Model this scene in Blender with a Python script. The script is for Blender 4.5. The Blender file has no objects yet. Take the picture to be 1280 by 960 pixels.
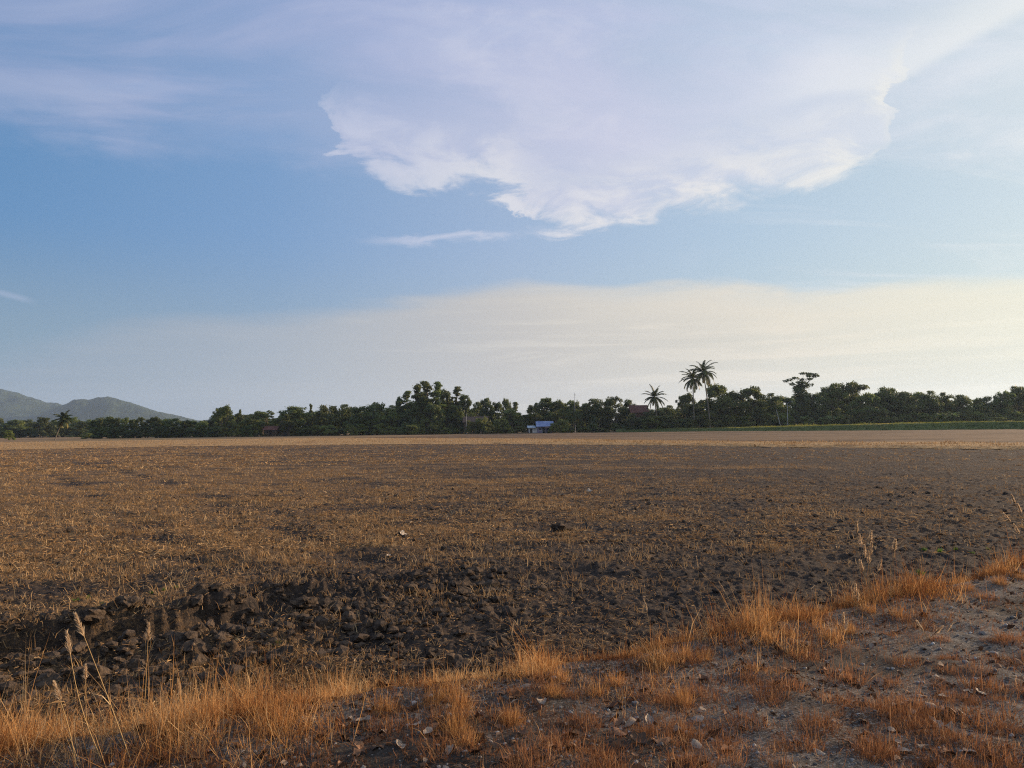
import bpy, bmesh, math, random
import numpy as np
from mathutils import Matrix, Vector

random.seed(7)
RNG = np.random.default_rng(11)
sc = bpy.context.scene
COL = sc.collection

# ------------------------------------------------------------------ camera
FPX = 931.0                      # focal length in pixels of a 1280 x 960 frame
CAM_H = 2.0
PITCH = math.radians(3.35)
ROLL = math.radians(-0.72)
cam_d = bpy.data.cameras.new('camera')
cam_d.sensor_width = 36.0
cam_d.lens = 36.0 * FPX / 1280.0
cam_d.clip_start = 0.05
cam_d.clip_end = 60000.0
cam = bpy.data.objects.new('camera', cam_d)
COL.objects.link(cam)
CAM_R = Matrix.Rotation(math.radians(90) + PITCH, 3, 'X') @ Matrix.Rotation(ROLL, 3, 'Z')
cam.matrix_world = Matrix.Translation((0, 0, CAM_H)) @ CAM_R.to_4x4()
sc.camera = cam
sc.render.resolution_x, sc.render.resolution_y = 1024, 768

def ray(px, py):
    """world direction seen at a point of the 1280 x 960 photograph"""
    return CAM_R @ Vector(((px - 640) / FPX, (480 - py) / FPX, -1.0))

def gp(px, py, z=0.0):
    """point of the level z seen at that place"""
    d = ray(px, py)
    t = (z - CAM_H) / d.z
    return Vector((d.x * t, d.y * t, z))

def at(px, dist, z=0.0):
    """point at ground distance dist (along y) in the direction of column px"""
    d = ray(px, 535)
    return Vector((d.x / d.y * dist, dist, z))

# ------------------------------------------------------------------ light
SUN_AZ = math.radians(62)        # clockwise from +Y (the view axis)
SUN_EL = math.radians(13)
sun_dir = Vector((math.sin(SUN_AZ) * math.cos(SUN_EL), math.cos(SUN_AZ) * math.cos(SUN_EL), math.sin(SUN_EL)))
sun_d = bpy.data.lights.new('sun', 'SUN')
sun_d.energy = 5.0
sun_d.angle = math.radians(0.6)
sun_d.color = (1.0, 0.74, 0.48)
sun = bpy.data.objects.new('sun', sun_d)
COL.objects.link(sun)
sun.rotation_euler = (-sun_dir).to_track_quat('-Z', 'Y').to_euler()
sun.location = (60, 20, 60)

vs = sc.view_settings
sc.display_settings.display_device = 'sRGB'
vs.view_transform = 'Standard'
vs.look = 'None'
vs.gamma = 1.0
vs.use_curve_mapping = False
EXPO = 0.7                       # the photograph is exposed for the land under a low sun
vs.exposure = EXPO

cy = sc.cycles
cy.use_denoising = False
cy.filter_width = 1.15
cy.use_adaptive_sampling = False
try:
    cy.denoiser = 'OPENIMAGEDENOISE'
    cy.denoising_input_passes = 'RGB_ALBEDO_NORMAL'
    cy.denoising_prefilter = 'ACCURATE'
except Exception:
    pass
cy.max_bounces = 6
cy.diffuse_bounces = 3
cy.glossy_bounces = 2
cy.transmission_bounces = 4
cy.transparent_max_bounces = 8
cy.volume_bounces = 1
cy.caustics_reflective = False
cy.caustics_refractive = False
cy.sample_clamp_indirect = 8.0

# ------------------------------------------------------------------ node helper
class NT:
    def __init__(self, tree):
        self.t = tree
    def n(self, kind, **props):
        nd = self.t.nodes.new(kind)
        for k, v in props.items():
            setattr(nd, k, v)
        return nd
    def link(self, a, sock):
        if hasattr(a, 'is_linked'):
            self.t.links.new(a, sock)
        else:
            sock.default_value = a
    def m(self, op, a, b=None, c=None, clamp=False):
        nd = self.n('ShaderNodeMath', operation=op, use_clamp=clamp)
        for i, v in enumerate((a, b, c)):
            if v is not None:
                self.link(v, nd.inputs[i])
        return nd.outputs[0]
    def rng(self, v, a, b, lo=0.0, hi=1.0, smooth=True):
        nd = self.n('ShaderNodeMapRange', interpolation_type='SMOOTHSTEP' if smooth else 'LINEAR', clamp=True)
        self.link(v, nd.inputs['Value'])
        for k, x in (('From Min', a), ('From Max', b), ('To Min', lo), ('To Max', hi)):
            self.link(x, nd.inputs[k])
        return nd.outputs[0]
    def mix(self, f, a, b, blend='MIX'):
        nd = self.n('ShaderNodeMix', data_type='RGBA', blend_type=blend, clamp_factor=True)
        self.link(f, nd.inputs[0])
        for v, i in ((a, 6), (b, 7)):
            if isinstance(v, tuple) and len(v) == 3:
                v = v + (1.0,)
            self.link(v, nd.inputs[i])
        return nd.outputs[2]
    def vec(self, x, y, z=0.0):
        nd = self.n('ShaderNodeCombineXYZ')
        for v, s in zip((x, y, z), nd.inputs):
            self.link(v, s)
        return nd.outputs[0]
    def noise(self, v, scale, detail=4.0, rough=0.55, dist=0.0, dims='3D', lac=2.0):
        nd = self.n('ShaderNodeTexNoise', noise_dimensions=dims)
        if v is not None:
            self.t.links.new(v, nd.inputs['Vector'])
        nd.inputs['Scale'].default_value = scale
        nd.inputs['Detail'].default_value = detail
        nd.inputs['Roughness'].default_value = rough
        nd.inputs['Lacunarity'].default_value = lac
        nd.inputs['Distortion'].default_value = dist
        return nd.outputs[0]
    def ramp(self, f, stops, interp='LINEAR'):
        nd = self.n('ShaderNodeValToRGB')
        cr = nd.color_ramp
        cr.interpolation = interp
        while len(cr.elements) < len(stops):
            cr.elements.new(0.5)
        for e, (p, c) in zip(cr.elements, stops):
            e.position = p
            e.color = tuple(c) + (1.0,) if len(c) == 3 else c
        self.link(f, nd.inputs[0])
        return nd.outputs[0]
    def curve(self, f, pts):
        nd = self.n('ShaderNodeFloatCurve')
        cv = nd.mapping.curves[0]
        pts = sorted(pts)
        while len(cv.points) < len(pts):
            cv.points.new(0.5, 0.5)
        for p, (x, y) in zip(cv.points, pts):
            p.location = (x, y)
        nd.mapping.update()
        self.link(f, nd.inputs['Value'])
        return nd.outputs[0]

def srgb(r, g, b):
    f = lambda c: (c / 255) / 12.92 if c <= 10 else ((c / 255 + 0.055) / 1.055) ** 2.4
    return (f(r), f(g), f(b))

# ------------------------------------------------------------------ sky
SKY_STRENGTH = 0.0616
world = bpy.data.worlds.new('World')
sc.world = world
world.use_nodes = True
wt = world.node_tree
wt.nodes.clear()
W = NT(wt)
sky = W.n('ShaderNodeTexSky', sky_type='NISHITA', sun_disc=False)
sky.sun_elevation = SUN_EL
sky.sun_rotation = SUN_AZ
sky.altitude = 0.0
sky.air_density = 1.0
sky.dust_density = 0.6
sky.ozone_density = 1.6
tc = W.n('ShaderNodeTexCoord')
sep = W.n('ShaderNodeSeparateXYZ')
wt.links.new(tc.outputs['Generated'], sep.inputs[0])
dx, dy, dz = sep.outputs
az = W.m('DEGREES', W.m('ARCTAN2', dx, dy))
el = W.m('DEGREES', W.m('ARCSINE', dz))

def azel(px, py):
    d = ray(px, py).normalized()
    return math.degrees(math.atan2(d.x, d.y)), math.degrees(math.asin(d.z))

AZ0, AZ1, EMAX = -60.0, 60.0, 45.0
azn = W.m('DIVIDE', W.m('SUBTRACT', az, AZ0), AZ1 - AZ0, clamp=True)

def edge(pts, f=None):
    q = []
    for p in pts:
        a, e = azel(*p)
        q.append(((a - AZ0) / (AZ1 - AZ0), e / EMAX))
    return W.m('MULTIPLY', W.curve(f or azn, q), EMAX)

# coordinates on a flat cloud deck, stretched into streaks
zz = W.m('ADD', W.m('MAXIMUM', dz, 0.0), 0.12)
cx_ = W.m('DIVIDE', dx, zz)
cy_ = W.m('DIVIDE', dy, zz)
deck = W.vec(cx_, cy_, 0.0)
streak = W.vec(W.m('ADD', W.m('MULTIPLY', cx_, 0.45), W.m('MULTIPLY', cy_, 0.10)),
               W.m('ADD', W.m('MULTIPLY', cy_, 1.5), W.m('MULTIPLY', cx_, -0.22)), 0.0)
n_big = W.noise(deck, 1.1, 5.0, 0.55, 0.6)
n_str = W.noise(streak, 2.0, 7.0, 0.58, 0.9)
n_fine = W.noise(deck, 4.5, 8.0, 0.62, 0.5)
ae = W.vec(W.m('MULTIPLY', az, 0.06), W.m('MULTIPLY', el, 0.17), 0.0)
n_ae = W.noise(ae, 1.6, 7.0, 0.6, 0.4)
n_ae2 = W.noise(W.vec(W.m('MULTIPLY', az, 0.05), W.m('MULTIPLY', el, 0.3), 3.7), 1.3, 6.0, 0.55, 0.3)

jit = W.m('ADD', W.m('MULTIPLY', W.m('SUBTRACT', n_ae, 0.5), 5.0), W.m('MULTIPLY', W.m('SUBTRACT', n_fine, 0.5), 4.0))
elj = W.m('ADD', el, jit)

# upper sheet: wide thin veil with a dense lobe in its middle
e_up = edge([(-300, 140), (0, 160), (130, 182), (400, 203), (600, 200), (800, 200), (1000, 175), (1120, 192), (1280, 196), (1500, 190)])
veil = W.rng(W.m('SUBTRACT', elj, e_up), -1.6, 3.0)
veil = W.m('MULTIPLY', veil, W.m('ADD', W.rng(n_str, 0.36, 0.6, 0.32, 0.86), W.rng(az, -26, -8, 0.0, 0.14)))
azk = W.m('DIVIDE', W.m('SUBTRACT', W.m('ADD', az, W.m('ADD', W.m('MULTIPLY', W.m('SUBTRACT', n_fine, 0.5), 11.0), W.m('MULTIPLY', W.m('SUBTRACT', n_big, 0.5), 6.0))), AZ0), AZ1 - AZ0, clamp=True)
e_lobe = edge([(-300, -200), (300, -120), (418, 120), (445, 203), (520, 232), (640, 250), (675, 284), (740, 290), (850, 268), (960, 246), (1060, 222), (1098, 192), (1124, 90), (1180, -20), (1500, -60)], azk)
lobe_d = W.m('SUBTRACT', W.m('ADD', el, W.m('MULTIPLY', jit, 1.0)), e_lobe)
lobe_top = W.rng(el, azel(760, 60)[1], azel(760, 190)[1], 0.0, 1.0)
lobe = W.m('MULTIPLY', W.rng(lobe_d, -0.3, W.rng(lobe_top, 0, 1, 9.0, 2.0)), W.m('ADD', 0.05, W.m('MULTIPLY', lobe_top, 0.92)))
rim = W.m('MULTIPLY', W.rng(lobe_d, -0.3, 1.0), W.rng(lobe_d, 0.8, 6.5, 1.0, 0.0))
rim = W.m('MULTIPLY', rim, W.m('MULTIPLY', lobe_top, W.rng(az, -14, -3, 0.35, 1.0)))
lobe_m = W.m('MULTIPLY', lobe, W.rng(n_big, 0.25, 0.7, 0.6, 1.0))
puff = W.m('MULTIPLY', W.rng(n_fine, 0.46, 0.68), W.m('MULTIPLY', W.m('MAXIMUM', lobe, W.m('MULTIPLY', veil, W.rng(az, -14, 0, 0.0, 0.8))), W.rng(n_big, 0.38, 0.6)))
# brighter streak rising to the right
e_band = edge([(-300, 400), (700, 330), (900, 165), (1010, 122), (1110, 102), (1200, 62), (1280, 22), (1500, -80)])
band_d = W.m('SUBTRACT', W.m('ADD', el, W.m('MULTIPLY', jit, 0.35)), e_band)
band = W.m('MULTIPLY', W.m('MULTIPLY', W.rng(band_d, -0.5, 0.6), W.rng(band_d, 0.3, 4.5, 1.0, 0.0)), W.rng(az, 16, 25))
# low bank near the horizon
e_low = edge([(-300, 470), (0, 440), (200, 396), (400, 384), (520, 366), (640, 351), (760, 362), (870, 354), (1000, 368), (1120, 360), (1280, 350), (1500, 345)])
low_d = W.m('SUBTRACT', W.m('ADD', el, W.m('MULTIPLY', W.m('SUBTRACT', n_ae2, 0.5), 3.0)), e_low)
low = W.rng(low_d, -1.5, 0.6, 1.0, 0.0)
low = W.m('MULTIPLY', low, W.rng(az, -36, 8, 0.4, 0.9))
low_rim = W.m('MULTIPLY', W.rng(low_d, 0.5, -0.6), W.rng(low_d, -5.0, -0.8))
low_rim = W.m('MULTIPLY', low_rim, W.rng(az, -12, 14))
n_lay = W.noise(W.vec(W.m('MULTIPLY', az, 0.035), W.m('MULTIPLY', el, 0.55), 9.1), 1.5, 6.0, 0.6, 0.5)
# thin wisps in the clear strip between
wisp = W.m('MULTIPLY', W.rng(n_str, 0.46, 0.72), W.m('MULTIPLY', W.rng(az, 8, 30), W.rng(el, 3, 12)))
a2, e2 = azel(560, 297)
dw = W.m('ABSOLUTE', W.m('SUBTRACT', W.m('ADD', el, W.m('MULTIPLY', W.m('SUBTRACT', n_fine, 0.5), 2.2)), W.m('ADD', e2, W.m('MULTIPLY', W.m('SUBTRACT', az, a2), 0.05))))
wisp2 = W.m('MULTIPLY', W.rng(dw, 0.0, 0.5, 0.62, 0.0), W.m('MULTIPLY', W.rng(az, a2 - 8, a2 - 2), W.rng(az, a2 + 2, a2 + 12, 1.0, 0.0)))
wisp2 = W.m('MULTIPLY', wisp2, W.rng(n_ae, 0.35, 0.55))
a3, e3 = azel(12, 369)
dw3 = W.m('ABSOLUTE', W.m('SUBTRACT', el, W.m('SUBTRACT', e3, W.m('MULTIPLY', W.m('SUBTRACT', az, a3), 0.22))))
wisp3 = W.m('MULTIPLY', W.rng(dw3, 0.0, 0.32, 0.45, 0.0), W.rng(W.m('ABSOLUTE', W.m('SUBTRACT', az, a3)), 0.3, 1.7, 1.0, 0.0))

K = 2.0 ** -EXPO / SKY_STRENGTH
def azramp(stops):
    # stops: (azimuth, srgb)
    c = W.ramp(azn, [((a - AZ0) / (AZ1 - AZ0), srgb(*s)) for a, s in stops])
    nd = W.n('ShaderNodeVectorMath', operation='SCALE')
    wt.links.new(c, nd.inputs[0])
    nd.inputs['Scale'].default_value = K
    return nd.outputs[0]
c_veil = azramp([(-35, (152, 168, 204)), (-10, (178, 187, 217)), (8, (200, 204, 226)), (20, (208, 214, 231)), (38, (220, 228, 234))])
c_vtop = azramp([(-35, (136, 157, 199)), (-10, (158, 173, 211)), (8, (184, 193, 223)), (20, (198, 207, 230)), (38, (212, 221, 234))])
c_veil = W.mix(W.rng(el, 20, 33), c_veil, c_vtop)
c_hi = azramp([(-35, (172, 186, 214)), (-10, (200, 205, 226)), (8, (220, 221, 233)), (22, (228, 231, 237)), (38, (238, 240, 238))])
c_rim = azramp([(-20, (196, 204, 224)), (0, (224, 224, 230)), (15, (234, 232, 231)), (35, (240, 240, 232))])
c_low = azramp([(-36, (154, 164, 181)), (-18, (180, 182, 188)), (0, (199, 193, 187)), (15, (215, 208, 194)), (34, (229, 226, 206))])
c_lrim = azramp([(-18, (184, 188, 194)), (5, (218, 212, 202)), (20, (234, 224, 206)), (35, (240, 236, 215))])
c_clear = azramp([(-36, (92, 146, 200)), (-18, (122, 163, 212)), (0, (163, 187, 222)), (18, (182, 206, 228)), (36, (208, 224, 231))])
c_clow = azramp([(-36, (126, 157, 186)), (-18, (140, 167, 196)), (0, (172, 189, 209)), (18, (190, 207, 215)), (36, (206, 221, 219))])

base = sky.outputs[0]
clear = W.mix(W.rng(el, 6, 15), c_clow, c_clear)
base = W.mix(0.75, base, clear)
c = W.mix(W.m('MULTIPLY', wisp, 0.55), base, c_hi)
c = W.mix(wisp2, c, c_hi)
c = W.mix(wisp3, c, c_hi)
c = W.mix(veil, c, c_veil)
c = W.mix(W.m('MULTIPLY', W.m('MULTIPLY', veil, W.rng(n_str, 0.5, 0.75)), 0.6), c, c_hi)
c = W.mix(lobe_m, c, c_veil)
c = W.mix(W.m('MULTIPLY', puff, 0.75), c, c_hi)
sh = W.m('MULTIPLY', W.rng(W.noise(streak, 1.3, 5, 0.6, 0.8), 0.5, 0.68), W.m('MULTIPLY', W.rng(el, 18, 24), 0.35))
c = W.mix(sh, c, c_clear)
c = W.mix(W.m('MULTIPLY', band, 0.7), c, c_hi)
c = W.mix(W.m('MULTIPLY', rim, W.rng(n_fine, 0.36, 0.6, 0.1, 0.85)), c, c_rim)
c = W.mix(low, c, c_low)
c = W.mix(W.m('MULTIPLY', low_rim, 0.65), c, c_lrim)
c = W.mix(W.m('MULTIPLY', W.m('MULTIPLY', low, W.rng(n_lay, 0.46, 0.64)), W.rng(az, -25, 10, 0.25, 0.9)), c, c_lrim)
bg = W.n('ShaderNodeBackground')
bg.inputs['Strength'].default_value = SKY_STRENGTH
wt.links.new(c, bg.inputs['Color'])
wo = W.n('ShaderNodeOutputWorld')
wt.links.new(bg.outputs[0], wo.inputs['Surface'])

# ------------------------------------------------------------------ mesh + tagging helpers
def tag(o, label=None, cat=None, group=None, kind=None):
    for k, v in (('label', label), ('category', cat), ('group', group), ('kind', kind)):
        if v:
            o[k] = v
    return o

def mesh_np(name, V, F, mat=None, smooth=False, uvattr=None):
    """V (n,3) float, F (m,k) int with one k, or list of such arrays"""
    me = bpy.data.meshes.new(name)
    Fs = F if isinstance(F, list) else [F]
    Fs = [np.asarray(f, dtype=np.int32) for f in Fs if len(f)]
    V = np.asarray(V, dtype=np.float32)
    me.vertices.add(len(V))
    me.vertices.foreach_set('co', V.ravel())
    loops = np.concatenate([f.ravel() for f in Fs])
    sizes = np.concatenate([np.full(len(f), f.shape[1], dtype=np.int32) for f in Fs])
    starts = np.concatenate([[0], np.cumsum(sizes)[:-1]]).astype(np.int32)
    me.loops.add(len(loops))
    me.loops.foreach_set('vertex_index', loops)
    me.polygons.add(len(sizes))
    me.polygons.foreach_set('loop_start', starts)
    me.polygons.foreach_set('loop_total', sizes)
    me.polygons.foreach_set('use_smooth', np.full(len(sizes), smooth))
    if uvattr is not None:
        for nm, arr in uvattr.items():
            at_ = me.attributes.new(nm, 'FLOAT', 'POINT')
            at_.data.foreach_set('value', np.asarray(arr, dtype=np.float32))
    me.update(calc_edges=True)
    me.validate()
    if mat:
        me.materials.append(mat)
    return me

def link(name, me, parent=None, loc=None):
    o = bpy.data.objects.new(name, me)
    COL.objects.link(o)
    if parent:
        o.parent = parent
    if loc is not None:
        o.location = loc
    return o

def empty(name, loc=(0, 0, 0), rz=0.0, scale=(1, 1, 1)):
    o = bpy.data.objects.new(name, None)
    COL.objects.link(o)
    o.location = loc
    o.rotation_euler = (0, 0, rz)
    o.scale = scale
    o.empty_display_size = 0.2
    return o

def copy_tree(src, parent=None):
    c = src.copy()
    COL.objects.link(c)
    c.parent = parent
    for ch in src.children:
        copy_tree(ch, c)
    return c

def join(parts):
    """[(V,F4orF3)...] -> V, [F3, F4]"""
    Vs, F3, F4, n = [], [], [], 0
    for V, F in parts:
        V = np.asarray(V, float)
        F = np.asarray(F)
        Vs.append(V)
        (F3 if F.shape[1] == 3 else F4).append(F + n)
        n += len(V)
    out = []
    if F3: out.append(np.concatenate(F3))
    if F4: out.append(np.concatenate(F4))
    return np.concatenate(Vs), out

def tube(path, radii, k=6):
    P = np.asarray(path, float)
    n = len(P)
    T = np.gradient(P, axis=0)
    T /= np.linalg.norm(T, axis=1)[:, None] + 1e-9
    ref = np.array([0.31, 0.95, 0.05])
    A = np.cross(T, ref); A /= np.linalg.norm(A, axis=1)[:, None] + 1e-9
    B = np.cross(T, A)
    ang = np.linspace(0, 2 * np.pi, k, endpoint=False)
    R = np.asarray(radii, float)[:, None, None]
    V = P[:, None, :] + R * (np.cos(ang)[None, :, None] * A[:, None, :] + np.sin(ang)[None, :, None] * B[:, None, :])
    i = np.arange(n - 1)[:, None]; j = np.arange(k)[None, :]
    j2 = (j + 1) % k
    F = np.stack([i * k + j, i * k + j2, (i + 1) * k + j2, (i + 1) * k + j], -1).reshape(-1, 4)
    return V.reshape(-1, 3), F

def box(x0, x1, y0, y1, z0, z1):
    V = np.array([(x, y, z) for z in (z0, z1) for y in (y0, y1) for x in (x0, x1)], float)
    F = np.array([(0, 2, 3, 1), (4, 5, 7, 6), (0, 1, 5, 4), (2, 6, 7, 3), (0, 4, 6, 2), (1, 3, 7, 5)])
    return V, F

# ------------------------------------------------------------------ numpy noise
_perm = np.random.default_rng(3).permutation(1024).astype(np.int64)
_perm = np.concatenate([_perm, _perm, _perm])
_ga = np.random.default_rng(4).uniform(0, 2 * np.pi, 1024)
_gx, _gy = np.cos(_ga), np.sin(_ga)
def pnoise(x, y):
    xi = np.floor(x).astype(np.int64); yi = np.floor(y).astype(np.int64)
    xf = x - xi; yf = y - yi
    u = xf * xf * xf * (xf * (xf * 6 - 15) + 10); v = yf * yf * yf * (yf * (yf * 6 - 15) + 10)
    def g(a, b, px, py):
        h = _perm[_perm[a & 1023] + (b & 1023)] & 1023
        return _gx[h] * px + _gy[h] * py
    n00 = g(xi, yi, xf, yf); n10 = g(xi + 1, yi, xf - 1, yf)
    n01 = g(xi, yi + 1, xf, yf - 1); n11 = g(xi + 1, yi + 1, xf - 1, yf - 1)
    return (n00 * (1 - u) + n10 * u) * (1 - v) + (n01 * (1 - u) + n11 * u) * v * 1.0
def fbm(x, y, octs=4, gain=0.5):
    s = 0.0; a = 1.0
    for k in range(octs):
        s = s + a * pnoise(x * 2 ** k + 17.3 * k, y * 2 ** k - 9.1 * k); a *= gain
    return s
def sstep(a, b, x):
    t = np.clip((x - a) / (b - a), 0, 1)
    return t * t * (3 - 2 * t)

def poly_dist(x, y, pts):
    """signed distance to a polyline (positive on its left side, walking along it) and the position along it"""
    best = np.full(np.shape(x), 1e9); sg = np.zeros(np.shape(x)); along = np.zeros(np.shape(x))
    P = np.asarray(pts, float); L = 0.0
    for a, b in zip(P[:-1], P[1:]):
        d = b - a; l = np.hypot(*d)
        t = np.clip(((x - a[0]) * d[0] + (y - a[1]) * d[1]) / l ** 2, 0, 1)
        ex = x - a[0] - t * d[0]; ey = y - a[1] - t * d[1]
        q = np.hypot(ex, ey)
        m = q < best
        best = np.where(m, q, best)
        sg = np.where(m, np.sign(d[0] * (y - a[1]) - d[1] * (x - a[0])), sg)
        along = np.where(m, L + t * l, along)
        L += l
    return best * np.where(sg == 0, 1, sg), along

# ------------------------------------------------------------------ the lie of the land
TRACK_Z = 0.26
def gpl(pts, z):
    return [tuple(gp(px, py, z)[:2]) for px, py in pts]
VERGE = gpl([(-420, 1040), (-100, 972), (0, 955), (150, 938), (330, 909), (480, 877), (600, 862), (760, 838), (870, 815),
             (1000, 785), (1100, 762), (1200, 740), (1280, 718), (1420, 684), (1700, 640), (2300, 600)], 0.2)
VERGE = [(-14.0, VERGE[0][1] - 2.2)] + VERGE
DITCH = gpl([(-230, 850), (-60, 836), (90, 817), (150, 807), (230, 797), (290, 783), (340, 770), (405, 756)], -0.2)
RUTS = [gpl(p, 0.0) for p in (
    [(-60, 575), (60, 590), (150, 640), (230, 690), (330, 735), (420, 765)],
    [(60, 572), (200, 600), (300, 640), (420, 690), (560, 735)],
    [(410, 762), (470, 745), (560, 733), (640, 724), (720, 715)],
    [(660, 664), (720, 660), (780, 664)],
    [(1080, 690), (1180, 695), (1290, 690)],
    [(0, 745), (60, 740), (110, 735)],
    [(430, 800), (520, 815), (600, 800)])]

def verge_s(x, y):
    return poly_dist(x, y, VERGE)[0]

def height(x, y, fine=True):
    r = np.hypot(x, y)
    s = verge_s(x, y) + 0.14 * pnoise(x * 0.9, y * 0.9) + 0.06 * pnoise(x * 3, y * 3)
    t = sstep(-0.15, 0.75, s)
    on = sstep(0.1, 0.8, s)
    z = TRACK_Z * (1 - t) + 0.05 * np.exp(-((s + 0.05) / 0.25) ** 2)
    # track: gentle camber, wheel dents
    z = z + (1 - on) * (0.045 * fbm(x * 0.6, y * 0.6, 3) + 0.026 * fbm(x * 3.2, y * 3.2, 3))
    # ploughed soil
    dd, al = poly_dist(x, y, DITCH)
    ex = sstep(2.0, 0.4, np.abs(dd + 0.5))
    rough = 1.0 + 2.3 * ex
    amp = 0.06 * fbm(x * 0.35, y * 0.35, 3)
    amp = amp + 0.040 * fbm(x * 1.1 + 0.3 * y, y * 2.4, 3) * rough + 0.018 * pnoise(x * 0.22, y * 1.3) * sstep(8, 20, r)
    if fine:
        q = fbm(x * 5.5, y * 5.5, 2)
        amp = amp + rough * (0.066 * np.abs(q) - 0.016) * sstep(70, 20, r)
        amp = amp + rough * 0.016 * np.abs(pnoise(x * 16, y * 16)) * sstep(28, 9, r)
        amp = amp + 0.006 * pnoise(x * 38, y * 38) * sstep(16, 6, r)
    z = z + on * amp
    # open furrow: steep far wall, heaped near lip
    ditch_len = np.sum(np.hypot(*np.diff(np.array(DITCH), axis=0).T))
    fade = sstep(ditch_len + 0.1, ditch_len - 1.6, al)
    w = dd + 0.10 * pnoise(x * 2.1, y * 2.1) + 0.05 * pnoise(x * 6, y * 6)
    cut = -0.46 * sstep(-0.95, -0.30, w) * sstep(0.42, 0.22, w)
    lip = 0.05 * np.exp(-((w + 1.35) / 0.35) ** 2) + 0.09 * np.exp(-((w - 0.52) / 0.2) ** 2)
    z = z + on * fade * (cut + lip)
    for R in RUTS:
        d, _ = poly_dist(x, y, R)
        d = d + 0.35 * pnoise(x * 0.7, y * 0.7)
        brk = sstep(-0.35, 0.35, pnoise(x * 0.45 + 3, y * 0.45))
        z = z - on * 0.055 * brk * np.exp(-(d / 0.3) ** 2) + on * 0.015 * brk * np.exp(-((np.abs(d) - 0.6) / 0.3) ** 2)
    return z

# ------------------------------------------------------------------ ground materials
def new_mat(name):
    m = bpy.data.materials.new(name)
    m.use_nodes = True
    m.node_tree.nodes.clear()
    return m, NT(m.node_tree)

def finish(m, T, color, rough=0.95, bump=None, bump_d=0.02, bump_s=1.0, spec=0.15, normal=None):
    b = T.n('ShaderNodeBsdfPrincipled')
    if isinstance(color, tuple) and len(color) == 3:
        color = color + (1.0,)
    T.link(color, b.inputs['Base Color'])
    T.link(rough, b.inputs['Roughness'])
    b.inputs['Specular IOR Level'].default_value = spec
    if bump is not None:
        bn = T.n('ShaderNodeBump')
        bn.inputs['Strength'].default_value = bump_s
        bn.inputs['Distance'].default_value = bump_d
        T.link(bump, bn.inputs['Height'])
        T.t.links.new(bn.outputs[0], b.inputs['Normal'])
    o = T.n('ShaderNodeOutputMaterial')
    T.t.links.new(b.outputs[0], o.inputs['Surface'])
    return m

def pos(T):
    return T.n('ShaderNodeNewGeometry').outputs['Position']
def attr(T, name):
    return T.n('ShaderNodeAttribute', attribute_name=name).outputs['Fac']

def mat_soil():
    m, T = new_mat('ploughed_soil')
    p = pos(T)
    n1 = T.noise(p, 0.9, 6, 0.65)
    n2 = T.noise(p, 11, 6, 0.7)
    n3 = T.noise(p, 60, 4, 0.7)
    dark = (0.027, 0.024, 0.024)
    mid = (0.086, 0.065, 0.053)
    c = T.mix(T.rng(n2, 0.32, 0.66), dark, mid)
    c = T.mix(T.m('MULTIPLY', T.rng(n1, 0.45, 0.7), 0.5), c, (0.095, 0.064, 0.044))
    # trodden straw litter: attribute says how much of it lies there
    st = attr(T, 'straw')
    n4 = T.noise(p, 19, 6, 0.85)
    f = T.rng(T.m('ADD', n4, T.m('MULTIPLY', T.m('SUBTRACT', st, 0.5), 0.34)), 0.52, 0.66)
    c = T.mix(T.m('MULTIPLY', f, 0.75), c, (0.23, 0.145, 0.078))
    c = T.mix(T.m('MULTIPLY', T.rng(n3, 0.56, 0.75), 0.35), c, (0.13, 0.095, 0.068))
    h = T.m('ADD', T.m('MULTIPLY', n2, 1.0), T.m('MULTIPLY', n3, 0.35))
    return finish(m, T, c, 0.97, h, 0.09, 1.0, 0.1)

def mat_track():
    m, T = new_mat('track_earth')
    p = pos(T)
    n1 = T.noise(p, 1.1, 5, 0.6)
    n2 = T.noise(p, 24, 5, 0.7)
    vo = T.n('ShaderNodeTexVoronoi', feature='F1')
    wv = T.n('ShaderNodeVectorMath', operation='MULTIPLY_ADD')
    nz = T.n('ShaderNodeTexNoise'); nz.inputs['Scale'].default_value = 30; nz.inputs['Detail'].default_value = 5
    T.t.links.new(p, nz.inputs['Vector']); T.t.links.new(nz.outputs['Color'], wv.inputs[0])
    wv.inputs[1].default_value = (0.05, 0.05, 0.05); T.t.links.new(p, wv.inputs[2])
    T.t.links.new(wv.outputs[0], vo.inputs['Vector'])
    vo.inputs['Scale'].default_value = 95
    c = T.mix(T.rng(n2, 0.35, 0.65), (0.055, 0.048, 0.043), (0.125, 0.112, 0.102))
    c = T.mix(T.m('MULTIPLY', T.rng(n1, 0.40, 0.62), 0.75), c, (0.080, 0.052, 0.036))
    sc_ = T.n('ShaderNodeSeparateColor')
    T.t.links.new(vo.outputs['Color'], sc_.inputs[0])
    c = T.mix(T.m('MULTIPLY', T.rng(sc_.outputs[0], 0.72, 0.9), 0.55), c, (0.30, 0.28, 0.26))
    dark = attr(T, 'humus')
    c = T.mix(T.m('MULTIPLY', dark, 0.8), c, (0.035, 0.026, 0.02))
    n5 = T.noise(p, 90, 4, 0.75)
    h = T.m('SUBTRACT', T.m('ADD', T.m('MULTIPLY', n2, 1.2), T.m('MULTIPLY', n5, 0.6)), T.m('MULTIPLY', vo.outputs['Distance'], 0.35))
    return finish(m, T, c, 0.95, h, 0.018, 0.9, 0.2)

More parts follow.
